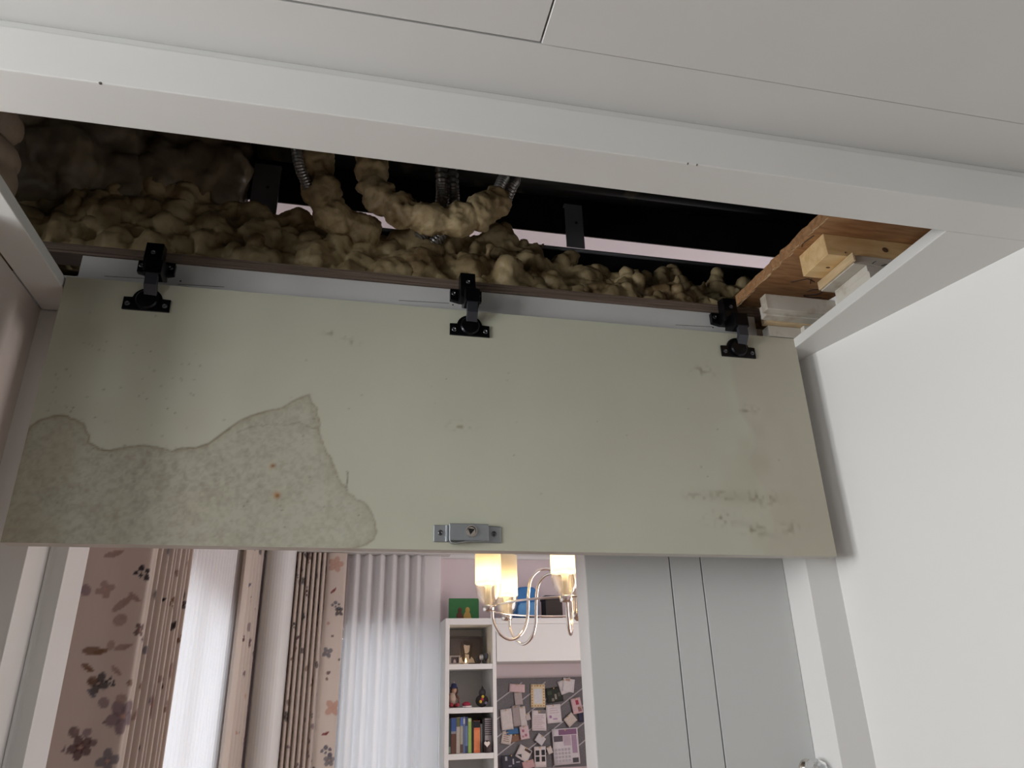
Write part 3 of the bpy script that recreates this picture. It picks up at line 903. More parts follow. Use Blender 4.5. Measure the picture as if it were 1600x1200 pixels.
def cloth(name, path, z_top, label, cat, ells=None, m=None, step=0.0035, flare=None, group=None, fine=(-0.45, 0.95)):
    """cloth hanging from a plan path [(x,y)..]; returns a mesh with arc-length print"""
    P = np.array(path, float)
    L = np.concatenate([[0], np.cumsum(np.hypot(*np.diff(P, axis=0).T))])
    n = max(8, int(L[-1] / step))
    s = np.linspace(0, L[-1], n)
    X, Y = np.interp(s, L, P[:, 0]), np.interp(s, L, P[:, 1])
    z1, z0 = min(z_top, fine[1]), fine[0]
    rows = np.concatenate([np.linspace(FL + 0.02, z0, 14)[:-1], np.arange(z0, z1, step * 1.3), [z_top]])
    Xg, Zg = np.meshgrid(X, rows)
    Yg = np.repeat(Y[None], len(rows), 0)
    Sg = np.repeat(s[None], len(rows), 0)
    g = G().grid(np.stack([Xg, Yg, Zg], -1))
    o = obj(name, g, m or FLORAL, None, smooth=True)
    sol = o.modifiers.new('thickness', 'SOLIDIFY')
    sol.thickness = 0.0015
    tag(o, label, cat, group)
    if ells is not None:
        paint(o, print_cloth(Sg, Zg, ells).reshape(-1, 3))
    return o, L[-1]


# side curtain 1: a broad leading face turned to the doorway, then a stack of pleats. print: arc length 0 is x = -0.56
RM = random.Random(5)
E1 = []
X0 = -0.56
known = [('leaf', -0.437, 0.279, 0.020, 'pale'), ('dots', -0.378, 0.238, 0.019, 'black'), ('round', -0.472, 0.210, 0.016, 'mauve'), ('flower', -0.439, 0.212, 0.017, 'pale'), ('leaf', -0.404, 0.185, 0.025, 'pale'), ('leaf', -0.384, 0.198, 0.016, 'pale'), ('round', -0.402, 0.156, 0.019, 'pale'), ('flower', -0.361, 0.138, 0.013, 'maroon'), ('leaf', -0.439, 0.101, 0.024, 'brown'), ('leaf', -0.445, 0.073, 0.015, 'brown'), ('round', -0.411, 0.111, 0.012, 'pale'), ('leaf', -0.389, 0.107, 0.019, 'pale'), ('flower', -0.421, 0.045, 0.019, 'black'), ('dots', -0.401, 0.045, 0.011, 'black'), ('round', -0.432, 0.050, 0.013, 'brown'), ('leaf', -0.430, 0.029, 0.012, 'grey'), ('round', -0.405, 0.012, 0.015, 'mauve'), ('flower', -0.367, -0.011, 0.030, 'mauve'), ('round', -0.446, -0.035, 0.014, 'maroon'), ('round', -0.425, -0.036, 0.012, 'mauve'), ('flower', -0.431, -0.060, 0.020, 'maroon'), ('round', -0.412, -0.053, 0.011, 'maroon'), ('dots', -0.456, -0.065, 0.008, 'mauve'), ('round', -0.363, 0.044, 0.010, 'brown'), ('round', -0.398, -0.020, 0.005, 'maroon'), ('leaf', -0.394, 0.067, 0.014, 'pale'), ('round', -0.375, 0.018, 0.015, 'pale'), ('flower', -0.380, -0.083, 0.021, 'grey')]
for k, x, z, sz, cname in known:
    E1 += motif_ellipses(k, x - X0, z, sz, cname, RM)
for i in range(20):
    E1 += motif_ellipses(RM.choice(('flower', 'leaf', 'dots', 'round')), RM.uniform(0, 0.2), RM.choice((RM.uniform(0.32, 0.95), RM.uniform(-0.45, -0.13))), RM.uniform(0.012, 0.026), RM.choice(list(PETAL)), RM)
for i in range(230):
    E1 += motif_ellipses(RM.choice(('flower', 'leaf', 'dots', 'round')), RM.uniform(0.22, 1.9), RM.uniform(-0.45, 0.95), RM.uniform(0.012, 0.026), RM.choice(('brown', 'maroon', 'grey', 'mauve', 'pale', 'black', 'brown')), RM)
flat = [(-0.56, 1.592), (-0.52, 1.584), (-0.475, 1.579), (-0.43, 1.584), (-0.395, 1.579), (-0.372, 1.574), (-0.365, 1.578)]
y = 1.582
pl_ = []
for k in range(9):
    d_ = 0.055 + 0.014 * RM.random()
    cr = -0.366 + 0.006 * RM.random()
    pl_ += [(cr, y + 0.004), (cr + 0.003, y + 0.010), (cr - 0.002, y + 0.017), (cr - d_, y + 0.024), (cr - d_ - 0.004, y + 0.031), (cr - d_, y + 0.038)]
    y += 0.046
path1 = [tuple(p) for p in spline(flat + pl_, 4)]
cloth('floral_curtain', path1, 0.93, 'broad floral curtain hanging nearest the doorway, stacked in pleats at its far edge', 'curtain', E1, None, 0.0028, group='floral curtains')


def wave(p0, p1, n, amp, dirv, res=12, phase=0.0, sharp=1.0):
    out = []
    for i in range(n * res + 1):
        u = i / (n * res)
        a = math.sin(2 * math.pi * u * n + phase)
        a = math.copysign(abs(a) ** sharp, a)
        out.append((p0[0] + (p1[0] - p0[0]) * u + dirv[0] * amp * a, p0[1] + (p1[1] - p0[1]) * u + dirv[1] * amp * a))
    return out


cloth('sheer_curtain', wave((-0.568, 2.20), (-0.568, 4.75), 30, 0.020, (1, 0)), 0.93, 'glowing white sheer curtain along the side window', 'curtain', None, SHEER, 0.010, group='sheer curtains')
E2 = []
for i in range(90):
    E2 += motif_ellipses(RM.choice(('flower', 'leaf', 'dots', 'round')), RM.uniform(0, 1.7), RM.uniform(-0.45, 0.95), RM.uniform(0.018, 0.042), RM.choice(list(PETAL)), RM)
cloth('floral_curtain', wave((-0.510, 4.22), (-0.495, 4.86), 5, 0.026, (1, 0)), 0.93, 'narrow floral curtain between the side sheer and the white column', 'curtain', E2, None, 0.006, group='floral curtains')

# far curtains
E3 = []
for i in range(190):
    E3 += motif_ellipses(RM.choice(('flower', 'leaf', 'round', 'dots')), RM.uniform(0, 2.5), RM.uniform(-0.45, 0.95), RM.uniform(0.015, 0.034), RM.choice(('maroon', 'grey', 'black', 'brown', 'mauve')), RM)
pth = []
x = -0.315
for k in range(7):
    pth += [(x, 4.955), (x + 0.006, 4.912), (x + 0.015, 4.902), (x + 0.024, 4.912), (x + 0.029, 4.955)]
    x += 0.031
path3 = [tuple(p) for p in spline(pth, 3)]
cloth('floral_curtain', path3, 0.895, 'tightly pleated floral curtain beside the white column on the far wall', 'curtain', E3, None, 0.006, group='floral curtains')
E4 = []
for k, s, z, sz, cname in (('flower', 0.07, 0.82, 0.050, 'peach'), ('leaf', 0.065, 0.655, 0.026, 'red'), ('dots', 0.085, 0.56, 0.036, 'grey'), ('flower', 0.11, 0.53, 0.030, 'black'), ('round', 0.05, 0.46, 0.016, 'peach'), ('round', 0.08, 0.385, 0.012, 'maroon'), ('flower', 0.055, 0.29, 0.034, 'grey'), ('round', 0.13, 0.25, 0.012, 'black'), ('round', 0.07, 0.175, 0.018, 'maroon'), ('round', 0.065, 0.14, 0.014, 'maroon'), ('flower', 0.11, -0.02, 0.050, 'peach'), ('leaf', 0.075, -0.16, 0.026, 'red'), ('dots', 0.085, -0.26, 0.040, 'grey'), ('flower', 0.11, -0.30, 0.034, 'grey'), ('round', 0.02, -0.34, 0.02, 'maroon')):
    E4 += motif_ellipses(k, s, z, sz, cname, RM)
cloth('floral_curtain', [tuple(p) for p in spline([(-0.098, 4.93), (-0.08, 4.905), (-0.05, 4.90), (-0.01, 4.905), (0.025, 4.915), (0.028, 4.94)], 6)], 0.895, 'flat floral curtain strip with peach flowers beside the far sheer', 'curtain', E4, None, 0.005, group='floral curtains')
cloth('sheer_curtain', wave((0.035, 4.955), (0.51, 4.955), 6, 0.028, (0, 1), 14, 0.6) + [(0.53, 4.95), (0.60, 4.948), (0.640, 4.95)], 0.895, 'softly pleated white sheer curtain on the far window', 'curtain', None, SHEER, 0.009, group='sheer curtains')
struct('trim_8', G().box(-0.66, 0.70, 4.88, 5.01, 0.897, 0.9045), WHITE, 'white curtain track along the far wall', 'curtain track')
struct('trim_9', G().box(-0.60, -0.44, 1.30, 4.90, 0.932, 0.945), WHITE, 'white curtain track along the side wall', 'curtain track')
cp = []
for k in range(17):
    a = math.radians(-180 + 180 * k / 16)
    cp.append((-0.375 + 0.088 * math.cos(a), 4.80 + 0.075 * math.sin(a)))
cl = tag(obj('corner_column', G().prism(cp + [(-0.287, 4.895), (-0.463, 4.895)], FL, 1.05), WHITE, None, smooth=False), 'smooth white rounded column in the bedroom corner between the floral curtains', 'column')

# ------------------------------------------------------------------ bookcase
SHW = mat('shelf_white', (0.74, 0.74, 0.72), 0.5)
bc = thing('bookcase', 'narrow white bookcase with open shelves beside the far sheer', 'bookcase', (0.80, 4.88, FL))
obj('side_panel', G().box(0.644, 0.669, 4.72, 5.10, FL, 0.470), SHW, bc, bev=0.001)
obj('side_panel', G().box(0.936, 0.958, 4.72, 5.10, FL, 0.470), SHW, bc, bev=0.001)
obj('top', G().box(0.669, 0.936, 4.72, 5.10, 0.432, 0.470), SHW, bc, bev=0.001)
obj('back_panel', G().box(0.669, 0.936, 5.085, 5.10, FL, 0.432), SHW, bc)
for z in (0.174, -0.069, -0.314, -0.60, -0.90, -1.2):
    obj('shelf', G().box(0.669, 0.936, 4.722, 5.085, z, z + 0.030), SHW, bc, bev=0.001)
bu = thing('bridge_cabinet', 'long white overhead cabinet above the pinboard', 'cabinet', (1.5, 4.88, 0.214))
obj('body', G().box(0.960, 2.2, 4.745, 5.115, 0.214, 0.470), SHW, bu, bev=0.001)
obj('door', G().box(0.962, 1.56, 4.722, 4.744, 0.215, 0.436), SHW, bu, bev=0.0015)
obj('door', G().box(1.563, 2.2, 4.722, 4.744, 0.215, 0.436), SHW, bu, bev=0.0015)
obj('cornice_strip', G().box(0.959, 2.2, 4.720, 4.7445, 0.4365, 0.471), SHW, bu, bev=0.001)

# pinboard and notes
pbd = thing('pinboard', 'grey fabric pinboard with diagonal pale ribbons covered in notes', 'pinboard', (1.30, 5.10, -0.405))
obj('board', G().box(1.010, 1.66, 5.072, 5.115, -0.405, 0.127), mat('grey_felt', (0.165, 0.155, 0.165), 0.9, var=(150, (0.13, 0.125, 0.13), 0.4, 0.6)), pbd, bev=0.003)
for k in range(7):
    x0 = 0.80 + k * 0.16
    z0 = -0.40
    # ribbons rise to the right at about 33 degrees, clipped to the board
    a, b = (x0 - 0.45, z0 - 0.05), (x0 + 0.40, z0 + 0.50)
    t0, t1_ = 0.0, 1.0
    for (lo, hi, p, q) in ((1.014, 1.656, a[0], b[0]), (-0.400, 0.122, a[1], b[1])):
        tt = sorted(((lo - p) / (q - p), (hi - p) / (q - p)))
        t0, t1_ = max(t0, tt[0]), min(t1_, tt[1])
    if t1_ - t0 < 0.06:
        continue
    pA = (a[0] + (b[0] - a[0]) * t0, a[1] + (b[1] - a[1]) * t0)
    pB = (a[0] + (b[0] - a[0]) * t1_, a[1] + (b[1] - a[1]) * t1_)
    obj('ribbon', G().prism([(pA[0], pA[1] - 0.004), (pB[0], pB[1] - 0.004), (pB[0], pB[1] + 0.004), (pA[0], pA[1] + 0.004)], 5.0700, 5.0722, 'y'), mat('pale_ribbon', (0.42, 0.39, 0.41), 0.7), pbd)

PAPER = {}


def pcol(c_):
    k = tuple(round(q, 2) for q in c_)
    if k not in PAPER:
        PAPER[k] = mat('paper', c_, 0.8, var=(60, tuple(q * 0.93 for q in c_), 0.4, 0.6))
    return PAPER[k]


K = 5.068 / 4.97
npap = [0]


def note(name, x0, z0, x1, z1, col, label, rot=0, marks=None, curl=0.004):
    """a sheet pinned to the board; marks: list of (u0,v0,u1,v1,colour) in sheet fractions"""
    x0, z0, x1, z1 = x0 * K, z0 * K, x1 * K, z1 * K
    npap[0] += 1
    yb = 5.0690 - 0.0007 * npap[0]
    cx, cz = (x0 + x1) / 2, (z0 + z1) / 2
    hw, hh = (x1 - x0) / 2, (z1 - z0) / 2
    if abs(rot) > 20:
        hw, hh = hw * 0.76, hh * 0.76
    ca, sa = math.cos(math.radians(rot)), math.sin(math.radians(rot))

    def P(u, v):
        dx, dz = (u * 2 - 1) * hw, (v * 2 - 1) * hh
        return cx + dx * ca - dz * sa, cz + dx * sa + dz * ca

    def Y(u, v):
        return yb - curl * (1 - v) ** 2
    t = thing(name, label, 'note' if name == 'note' else 'photo' if name == 'photo' else 'card', (cx, yb, cz - hh), 'papers on the pinboard')
    n = 7
    A_ = np.zeros((n, n, 3))
    for i in range(n):
        for j in range(n):
            q = P(j / (n - 1), i / (n - 1))
            A_[i, j] = (q[0], Y(j / (n - 1), i / (n - 1)), q[1])
    o = obj('sheet', G().grid(A_), pcol(col), t, smooth=True)
    sl = o.modifiers.new('thickness', 'SOLIDIFY')
    sl.thickness = 0.0004
    for (u0, v0, u1, v1, mc) in (marks or []):
        g = G()
        q = [P(u0, v0), P(u1, v0), P(u1, v1), P(u0, v1)]
        ys = [Y(u0, v0), Y(u1, v0), Y(u1, v1), Y(u0, v1)]
        g.add([(a_[0], y_ - 0.0007, a_[1]) for a_, y_ in zip(q, ys)] + [(a_[0], y_ - 0.0004, a_[1]) for a_, y_ in zip(q, ys)], [(0, 1, 2, 3), (7, 6, 5, 4), (0, 4, 5, 1), (1, 5, 6, 2), (2, 6, 7, 3), (3, 7, 4, 0)])
        obj('print', g, pcol(mc), t)
    pin = P(0.5, 0.95)
    obj('pin', G().lathe([(0.0045, -0.007), (0.0030, -0.004), (0.0030, 0.0)], (pin[0], Y(0.5, 0.95) - 0.0004, pin[1]), 8, 'y'), pcol((0.55, 0.36, 0.14)), t)
    return t


def lines(n, u0, u1, v0, v1, col, th=0.4):
    out = []
    for i in range(n):
        v = v0 + (v1 - v0) * i / max(1, n - 1)
        h_ = (v1 - v0) / max(1, n - 1) * th
        out.append((u0, v - h_ / 2, u1 - 0.12 * ((i * 7) % 3) * (u1 - u0), v + h_ / 2, col))
    return out


WH, CRM, GRY, PNK = (0.62, 0.58, 0.59), (0.55, 0.49, 0.45), (0.36, 0.31, 0.31), (0.62, 0.46, 0.48)
note('photo', 1.089, -0.243, 1.159, -0.203, (0.22, 0.12, 0.08), 'brown snapshot under the blue-topped picture', 8)
note('photo', 1.068, -0.200, 1.150, -0.168, (0.05, 0.14, 0.30), 'small blue snapshot below the white cards', 3)
note('note', 1.035, -0.256, 1.099, -0.186, CRM, 'beige note at the left edge of the pinboard', -12, lines(4, .2, .8, .25, .75, (0.30, 0.2, 0.17)))
note('note', 1.091, 0.041, 1.193, 0.089, PNK, 'pale pink paper strip at the top left of the pinboard', -4)
note('note', 1.123, -0.034, 1.174, 0.043, (0.42, 0.36, 0.35), 'grey-beige note hanging under the pink strip', 5)
bd = [(0.06 + 0.2 * i, v, 0.13 + 0.2 * i, v + 0.05, (0.45, 0.20, 0.05)) for i in range(5) for v in (0.05, 0.90)] + [(u, 0.16 + 0.12 * i, u + 0.08, 0.21 + 0.12 * i, (0.45, 0.20, 0.05)) for i in range(6) for u in (0.05, 0.87)]
note('card', 1.231, -0.052, 1.325, 0.086, (0.68, 0.57, 0.38), 'cream card with a border of orange dots', -1, [(0.22, 0.17, 0.78, 0.80, (0.62, 0.63, 0.65)), (0.32, 0.52, 0.70, 0.58, (0.12, 0.2, 0.3)), (0.30, 0.66, 0.70, 0.71, (0.25, 0.45, 0.45)), (0.36, 0.40, 0.66, 0.43, (0.35, 0.35, 0.35)), (0.33, 0.31, 0.68, 0.34, (0.35, 0.35, 0.35)), (0.40, 0.22, 0.62, 0.27, (0.35, 0.35, 0.35))] + bd, 0.002)
note('photo', 1.333, -0.025, 1.443, 0.064, (0.025, 0.028, 0.022), 'dark square photo of foliage at the top of the pinboard', 7, [(0.1, 0.55, 0.35, 0.8, (0.05, 0.07, 0.04)), (0.5, 0.2, 0.62, 0.55, (0.30, 0.28, 0.24)), (0.7, 0.35, 0.86, 0.62, (0.09, 0.09, 0.07)), (0.3, 0.1, 0.44, 0.3, (0.22, 0.2, 0.16))], 0.001)
note('note', 1.421, 0.029, 1.510, 0.112, WH, 'white sheet pinned askew at the top right of the pinboard', 17)
note('note', 1.445, 0.035, 1.524, 0.116, (0.66, 0.63, 0.64), 'white sheet overlapping the askew one at the top right', -10, [(0.2, 0.8, 0.6, 0.95, (0.42, 0.28, 0.26))])
note('note', 1.107, -0.156, 1.162, -0.037, GRY, 'tall grey-brown card between two white cards', 4)
note('note', 1.032, -0.174, 1.106, -0.055, (0.60, 0.55, 0.54), 'tall white card at the left of the pinboard', 5)
note('note', 1.154, -0.157, 1.195, -0.043, (0.58, 0.53, 0.52), 'narrow white card right of the grey-brown card', 6)
note('note', 1.190, -0.124, 1.221, -0.084, (0.5, 0.44, 0.43), 'tiny beige scrap right of the narrow white card', 15)
note('note', 1.231, -0.186, 1.325, -0.068, (0.64, 0.58, 0.59), 'handwritten letter on white paper under the dotted card', -2, lines(8, .14, .86, .12, .72, (0.45, 0.32, 0.36), .3) + [(0.45, 0.84, 0.98, 0.99, (0.20, 0.18, 0.18))])
note('note', 1.328, -0.145, 1.425, -0.037, (0.64, 0.59, 0.60), 'white letter with a small purple drawing under the dark photo', 3, lines(3, .25, .85, .55, .8, (0.48, 0.36, 0.45), .25) + [(0.18, 0.28, 0.34, 0.42, (0.33, 0.17, 0.36)), (0.42, 0.18, 0.72, 0.26, (0.40, 0.26, 0.42))])
note('photo', 1.499, -0.094, 1.565, -0.001, (0.58, 0.40, 0.42), 'pink picture with a red flower at the right edge', 10, [(0.45, 0.55, 0.75, 0.85, (0.35, 0.04, 0.07)), (0.55, 0.1, 0.9, 0.4, (0.25, 0.12, 0.12))])
note('photo', 1.539, -0.144, 1.572, -0.053, (0.03, 0.03, 0.06), 'dark blue snapshot at the right edge of the pinboard', 4)
note('note', 1.439, -0.168, 1.529, -0.090, (0.55, 0.48, 0.43), 'beige square note turned on its corner', 38)
note('note', 1.151, -0.231, 1.209, -0.156, (0.60, 0.46, 0.48), 'pink flowery slip below the narrow white card', 6, [(0.25, 0.55, 0.5, 0.75, (0.36, 0.12, 0.18)), (0.5, 0.2, 0.75, 0.4, (0.36, 0.14, 0.2)), (0.2, 0.15, 0.4, 0.3, (0.38, 0.2, 0.24))])
note('note', 1.243, -0.268, 1.318, -0.203, (0.55, 0.53, 0.55), 'small pale note turned on its corner above the photo strip', -38)
note('note', 1.115, -0.360, 1.227, -0.261, (0.60, 0.55, 0.54), 'large white note turned askew near the bottom left', -30, [(0.45, 0.75, 0.95, 0.95, (0.06, 0.04, 0.04))])
note('note', 1.323, -0.318, 1.355, -0.278, (0.58, 0.52, 0.48), 'tiny cream scrap left of the calendar page', 20)
cal = [(0.05, 0.64, 0.40, 0.80, (0.10, 0.085, 0.10)), (0.25, 0.82, 0.95, 0.97, (0.22, 0.11, 0.20)), (0.42, 0.52, 0.70, 0.80, (0.45, 0.36, 0.42)), (0.74, 0.30, 0.93, 0.80, (0.34, 0.24, 0.32)), (0.72, 0.04, 0.95, 0.17, (0.07, 0.065, 0.07))]
cal += [(0.06 + 0.125 * i, 0.08 + 0.10 * j, 0.155 + 0.125 * i, 0.15 + 0.10 * j, (0.40, 0.37, 0.40)) for i in range(5) for j in range(4)]
note('note', 1.361, -0.382, 1.530, -0.177, (0.60, 0.56, 0.59), 'large white and purple calendar page', 2, cal, 0.002)
note('photo', 1.238, -0.392, 1.313, -0.275, (0.62, 0.56, 0.56), 'white photo strip with four black frames', 0, [(0.12, 0.28, 0.44, 0.52, (0.02, 0.02, 0.02)), (0.12, 0.58, 0.44, 0.82, (0.03, 0.025, 0.03)), (0.62, 0.28, 0.92, 0.52, (0.025, 0.02, 0.02)), (0.62, 0.58, 0.92, 0.84, (0.02, 0.02, 0.025))], 0.001)
note('card', 1.027, -0.390, 1.158, -0.315, (0.04, 0.04, 0.055), 'black card with white strokes in the bottom left corner', 2, [(0.2, 0.6, 0.3, 0.9, (0.4, 0.4, 0.42)), (0.55, 0.3, 0.62, 0.7, (0.4, 0.4, 0.45)), (0.72, 0.4, 0.9, 0.48, (0.36, 0.36, 0.42)), (0.35, 0.15, 0.5, 0.25, (0.25, 0.25, 0.3))], 0.001)
note('note', 1.161, -0.394, 1.236, -0.350, (0.52, 0.32, 0.32), 'pink scrap at the bottom edge of the pinboard', 12)

# books on the third shelf
BK = 4.75
ZB = -0.2835


def book(x0, x1, z1, col, label, bands=(), tilt=0, depth=0.16, y0=BK):
    t = thing('book', label, 'book', ((x0 + x1) / 2, y0 + depth / 2, ZB), 'books on the third shelf')
    th = min(0.003, (x1 - x0) * 0.2)
    m = pcol(col)
    R_ = Matrix.Rotation(math.radians(tilt), 3, 'Y')
    o_ = Vector(((x0 + x1) / 2, 0, ZB))

    def put(nm, bx_, mt):
        g = G()
        for b in bx_:
            g.box(*b)
        if tilt:
            g.v = [tuple(R_ @ (Vector(p) - o_) + o_) for p in g.v]
            lo = min(p[2] for p in g.v)
        return obj(nm, g, mt, t)
    put('cover', [(x0, x0 + th, y0, y0 + depth, ZB, z1), (x1 - th, x1, y0, y0 + depth, ZB, z1), (x0 + th, x1 - th, y0, y0 + th, ZB, z1)], m)
    put('pages', [(x0 + th, x1 - th, y0 + th, y0 + depth - 0.005, ZB + 0.002, z1 - 0.004)], pcol((0.62, 0.58, 0.5)))
    for (f0, f1, bc_) in bands:
        put('spine_band', [(x0 + 0.0002, x1 - 0.0002, y0 - 0.0006, y0 + 0.0004, ZB + (z1 - ZB) * f0, ZB + (z1 - ZB) * f1)], pcol(bc_))


book(0.6725, 0.685, -0.095, (0.035, 0.055, 0.045), 'dark green book at the left end of the row', [(0.02, 0.2, (0.2, 0.28, 0.22))])
book(0.687, 0.7175, -0.092, (0.12, 0.055, 0.04), 'thick brown book with a blue band at the top', [(0.62, 0.99, (0.05, 0.10, 0.28)), (0.55, 0.62, (0.25, 0.25, 0.27))])
book(0.719, 0.7400, -0.091, (0.42, 0.38, 0.33), 'cream book with an olive top', [(0.74, 0.99, (0.12, 0.13, 0.06))])
book(0.742, 0.7575, -0.091, (0.36, 0.34, 0.28), 'slim cream book with a bright blue top', [(0.76, 0.99, (0.08, 0.14, 0.42)), (0.02, 0.25, (0.12, 0.07, 0.06))])
book(0.7585, 0.771, -0.088, (0.12, 0.16, 0.26), 'slim blue-grey book left of the navy one', [(0.8, 0.95, (0.4, 0.42, 0.45))])
book(0.772, 0.787, -0.090, (0.045, 0.06, 0.13), 'slim navy book left of the green one', [(0.2, 0.75, (0.14, 0.2, 0.34))])
book(0.789, 0.8085, -0.097, (0.28, 0.42, 0.10), 'bright lime green book', [(0.9, 0.98, (0.46, 0.55, 0.32))])
book(0.8105, 0.8215, -0.115, (0.015, 0.02, 0.02), 'thin black book right of the lime green one')
book(0.823, 0.8600, -0.112, (0.66, 0.17, 0.07), 'orange book with a black top', [(0.78, 0.995, (0.012, 0.012, 0.014)), (0.08, 0.7, (0.72, 0.24, 0.10))])
book(0.862, 0.874, -0.130, (0.12, 0.12, 0.12), 'thin grey book right of the orange one')
book(0.8755, 0.8875, -0.106, (0.014, 0.014, 0.016), 'thin black book near the right end of the row')
book(0.8895, 0.931, -0.101, (0.36, 0.33, 0.34), 'black and white patterned book at the right end of the row', [(0.5 + 0.06 * i, 0.53 + 0.06 * i, (0.07, 0.06, 0.065)) for i in range(8)])
ho = thing('ornament', 'small dark ornament with a white heart in front of the patterned book', 'ornament', (0.902, 4.735, -0.2835))
obj('body', G().lathe([(0.020, 0), (0.023, 0.01), (0.024, 0.035), (0.018, 0.055), (0.008, 0.064)], (0.902, 4.736 + 0.0, -0.2838), 14), pcol((0.06, 0.045, 0.045)), ho, smooth=True)
hg = []
for k in range(20):
    a = 2 * math.pi * k / 20
    hg.append((0.894 + 0.0011 * 16 * math.sin(a) ** 3, -0.236 + 0.0011 * (13 * math.cos(a) - 5 * math.cos(2 * a) - 2 * math.cos(3 * a) - math.cos(4 * a))))
obj('heart', G().prism(hg, 4.706, 4.711, 'y'), pcol((0.75, 0.68, 0.62)), ho)

# second shelf: toys
ZT2 = -0.0385
dl = thing('toy_figure', 'seated brown puppet with a dark blue hat at the left of the second shelf', 'toy', (0.705, 4.78, ZT2))
obj('body', G().ball((0.700, 4.79, ZT2 + 0.045), (0.026, 0.022, 0.045), 12, 8), pcol((0.42, 0.32, 0.26)), dl, smooth=True)
obj('head', G().ball((0.709, 4.785, ZT2 + 0.098), (0.016, 0.016, 0.018), 12, 8), pcol((0.48, 0.30, 0.20)), dl, smooth=True)
obj('hat', G().lathe([(0.026, 0), (0.024, 0.006), (0.018, 0.010), (0.016, 0.024), (0.004, 0.030)], (0.707, 4.785, ZT2 + 0.108), 14), pcol((0.015, 0.02, 0.075)), dl, smooth=True)
obj('bobble', G().ball((0.707, 4.785, ZT2 + 0.140), 0.005, 8, 6), pcol((0.55, 0.4, 0.4)), dl, smooth=True)
for s in (-1, 1):
    obj('hair', G().ball((0.709 + s * 0.017, 4.790, ZT2 + 0.092), (0.008, 0.01, 0.018), 8, 6), pcol((0.07, 0.025, 0.02)), dl, smooth=True)
    obj('arm', G().tube([(0.700 + s * 0.018, 4.785, ZT2 + 0.075), (0.704 + s * 0.032, 4.772, ZT2 + 0.050), (0.708 + s * 0.026, 4.760, ZT2 + 0.028)], [0.008, 0.007, 0.006], 8), pcol((0.16, 0.075, 0.05)), dl, smooth=True)
    obj('leg', G().tube([(0.700 + s * 0.012, 4.785, ZT2 + 0.012), (0.704 + s * 0.018, 4.755, ZT2 + 0.014), (0.708 + s * 0.020, 4.740, ZT2 + 0.018)], [0.011, 0.010, 0.011], 8), pcol((0.28, 0.03, 0.04)), dl, smooth=True)
sh = thing('toy_shoe', 'small red and white shoe-like toy in the middle of the second shelf', 'toy', (0.782, 4.765, ZT2))
obj('upper', G().ball((0.780, 4.765, ZT2 + 0.017), (0.026, 0.020, 0.016), 12, 8), pcol((0.30, 0.02, 0.05)), sh, smooth=True)
obj('sole', G().lathe([(0.026, 0), (0.029, 0.004), (0.027, 0.009)], (0.785, 4.763, ZT2 + 0.0003), 16), pcol((0.72, 0.62, 0.62)), sh)
bt = thing('toy_bird', 'dark plush toy with yellow and red spots at the right of the second shelf', 'toy', (0.882, 4.79, ZT2))
obj('body', G().ball((0.882, 4.80, ZT2 + 0.035), (0.040, 0.032, 0.036), 14, 8), pcol((0.045, 0.035, 0.035)), bt, smooth=True)
obj('head', G().ball((0.884, 4.795, ZT2 + 0.080), (0.022, 0.022, 0.024), 12, 8), pcol((0.06, 0.055, 0.06)), bt, smooth=True)
for (dx, dz, c_) in ((0.000, 0.058, (0.70, 0.55, 0.05)), (-0.014, 0.030, (0.72, 0.45, 0.05)), (-0.004, 0.043, (0.45, 0.03, 0.05)), (0.020, 0.022, (0.30, 0.27, 0.38))):
    obj('patch', G().ball((0.882 + dx, 4.770, ZT2 + dz), (0.009, 0.006, 0.009), 10, 6), pcol(c_), bt, smooth=True)
obj('tuft', G().lathe([(0.010, 0), (0.006, 0.012), (0.001, 0.022)], (0.884, 4.795, ZT2 + 0.098), 8), pcol((0.05, 0.05, 0.05)), bt)

# first shelf: framed portrait, small frame, glass ornaments
ZT1 = 0.2045
fp = thing('framed_photo', 'dark framed sepia portrait photo on the top shelf', 'picture frame', (0.783, 4.95, ZT1))


def frame(t, x0, x1, z0, z1, y, wdt, mf, mback):
    for b in ((x0, x0 + wdt, z0, z1), (x1 - wdt, x1, z0, z1), (x0 + wdt, x1 - wdt, z0, z0 + wdt), (x0 + wdt, x1 - wdt, z1 - wdt, z1)):
        obj('frame_bar', G().box(b[0], b[1], y - 0.014, y, b[2], b[3]), mf, t, bev=0.001)
    return obj('photo', G().box(x0 + wdt * 0.8, x1 - wdt * 0.8, y - 0.006, y - 0.001, z0 + wdt * 0.8, z1 - wdt * 0.8), mback, t)


FR = mat('dark_frame', (0.035, 0.028, 0.025), 0.3)
ph = frame(fp, 0.690, 0.908, ZT1, ZT1 + 0.172, 4.90, 0.011, FR, pcol((0.075, 0.062, 0.064)))
def blob(cx, cz, rx, rz, rot=0.0, n=22):
    return [(cx + rx * math.cos(a) * math.cos(rot) - rz * math.sin(a) * math.sin(rot), cz + rx * math.cos(a) * math.sin(rot) + rz * math.sin(a) * math.cos(rot)) for a in [2 * math.pi * k / n for k in range(n)]]


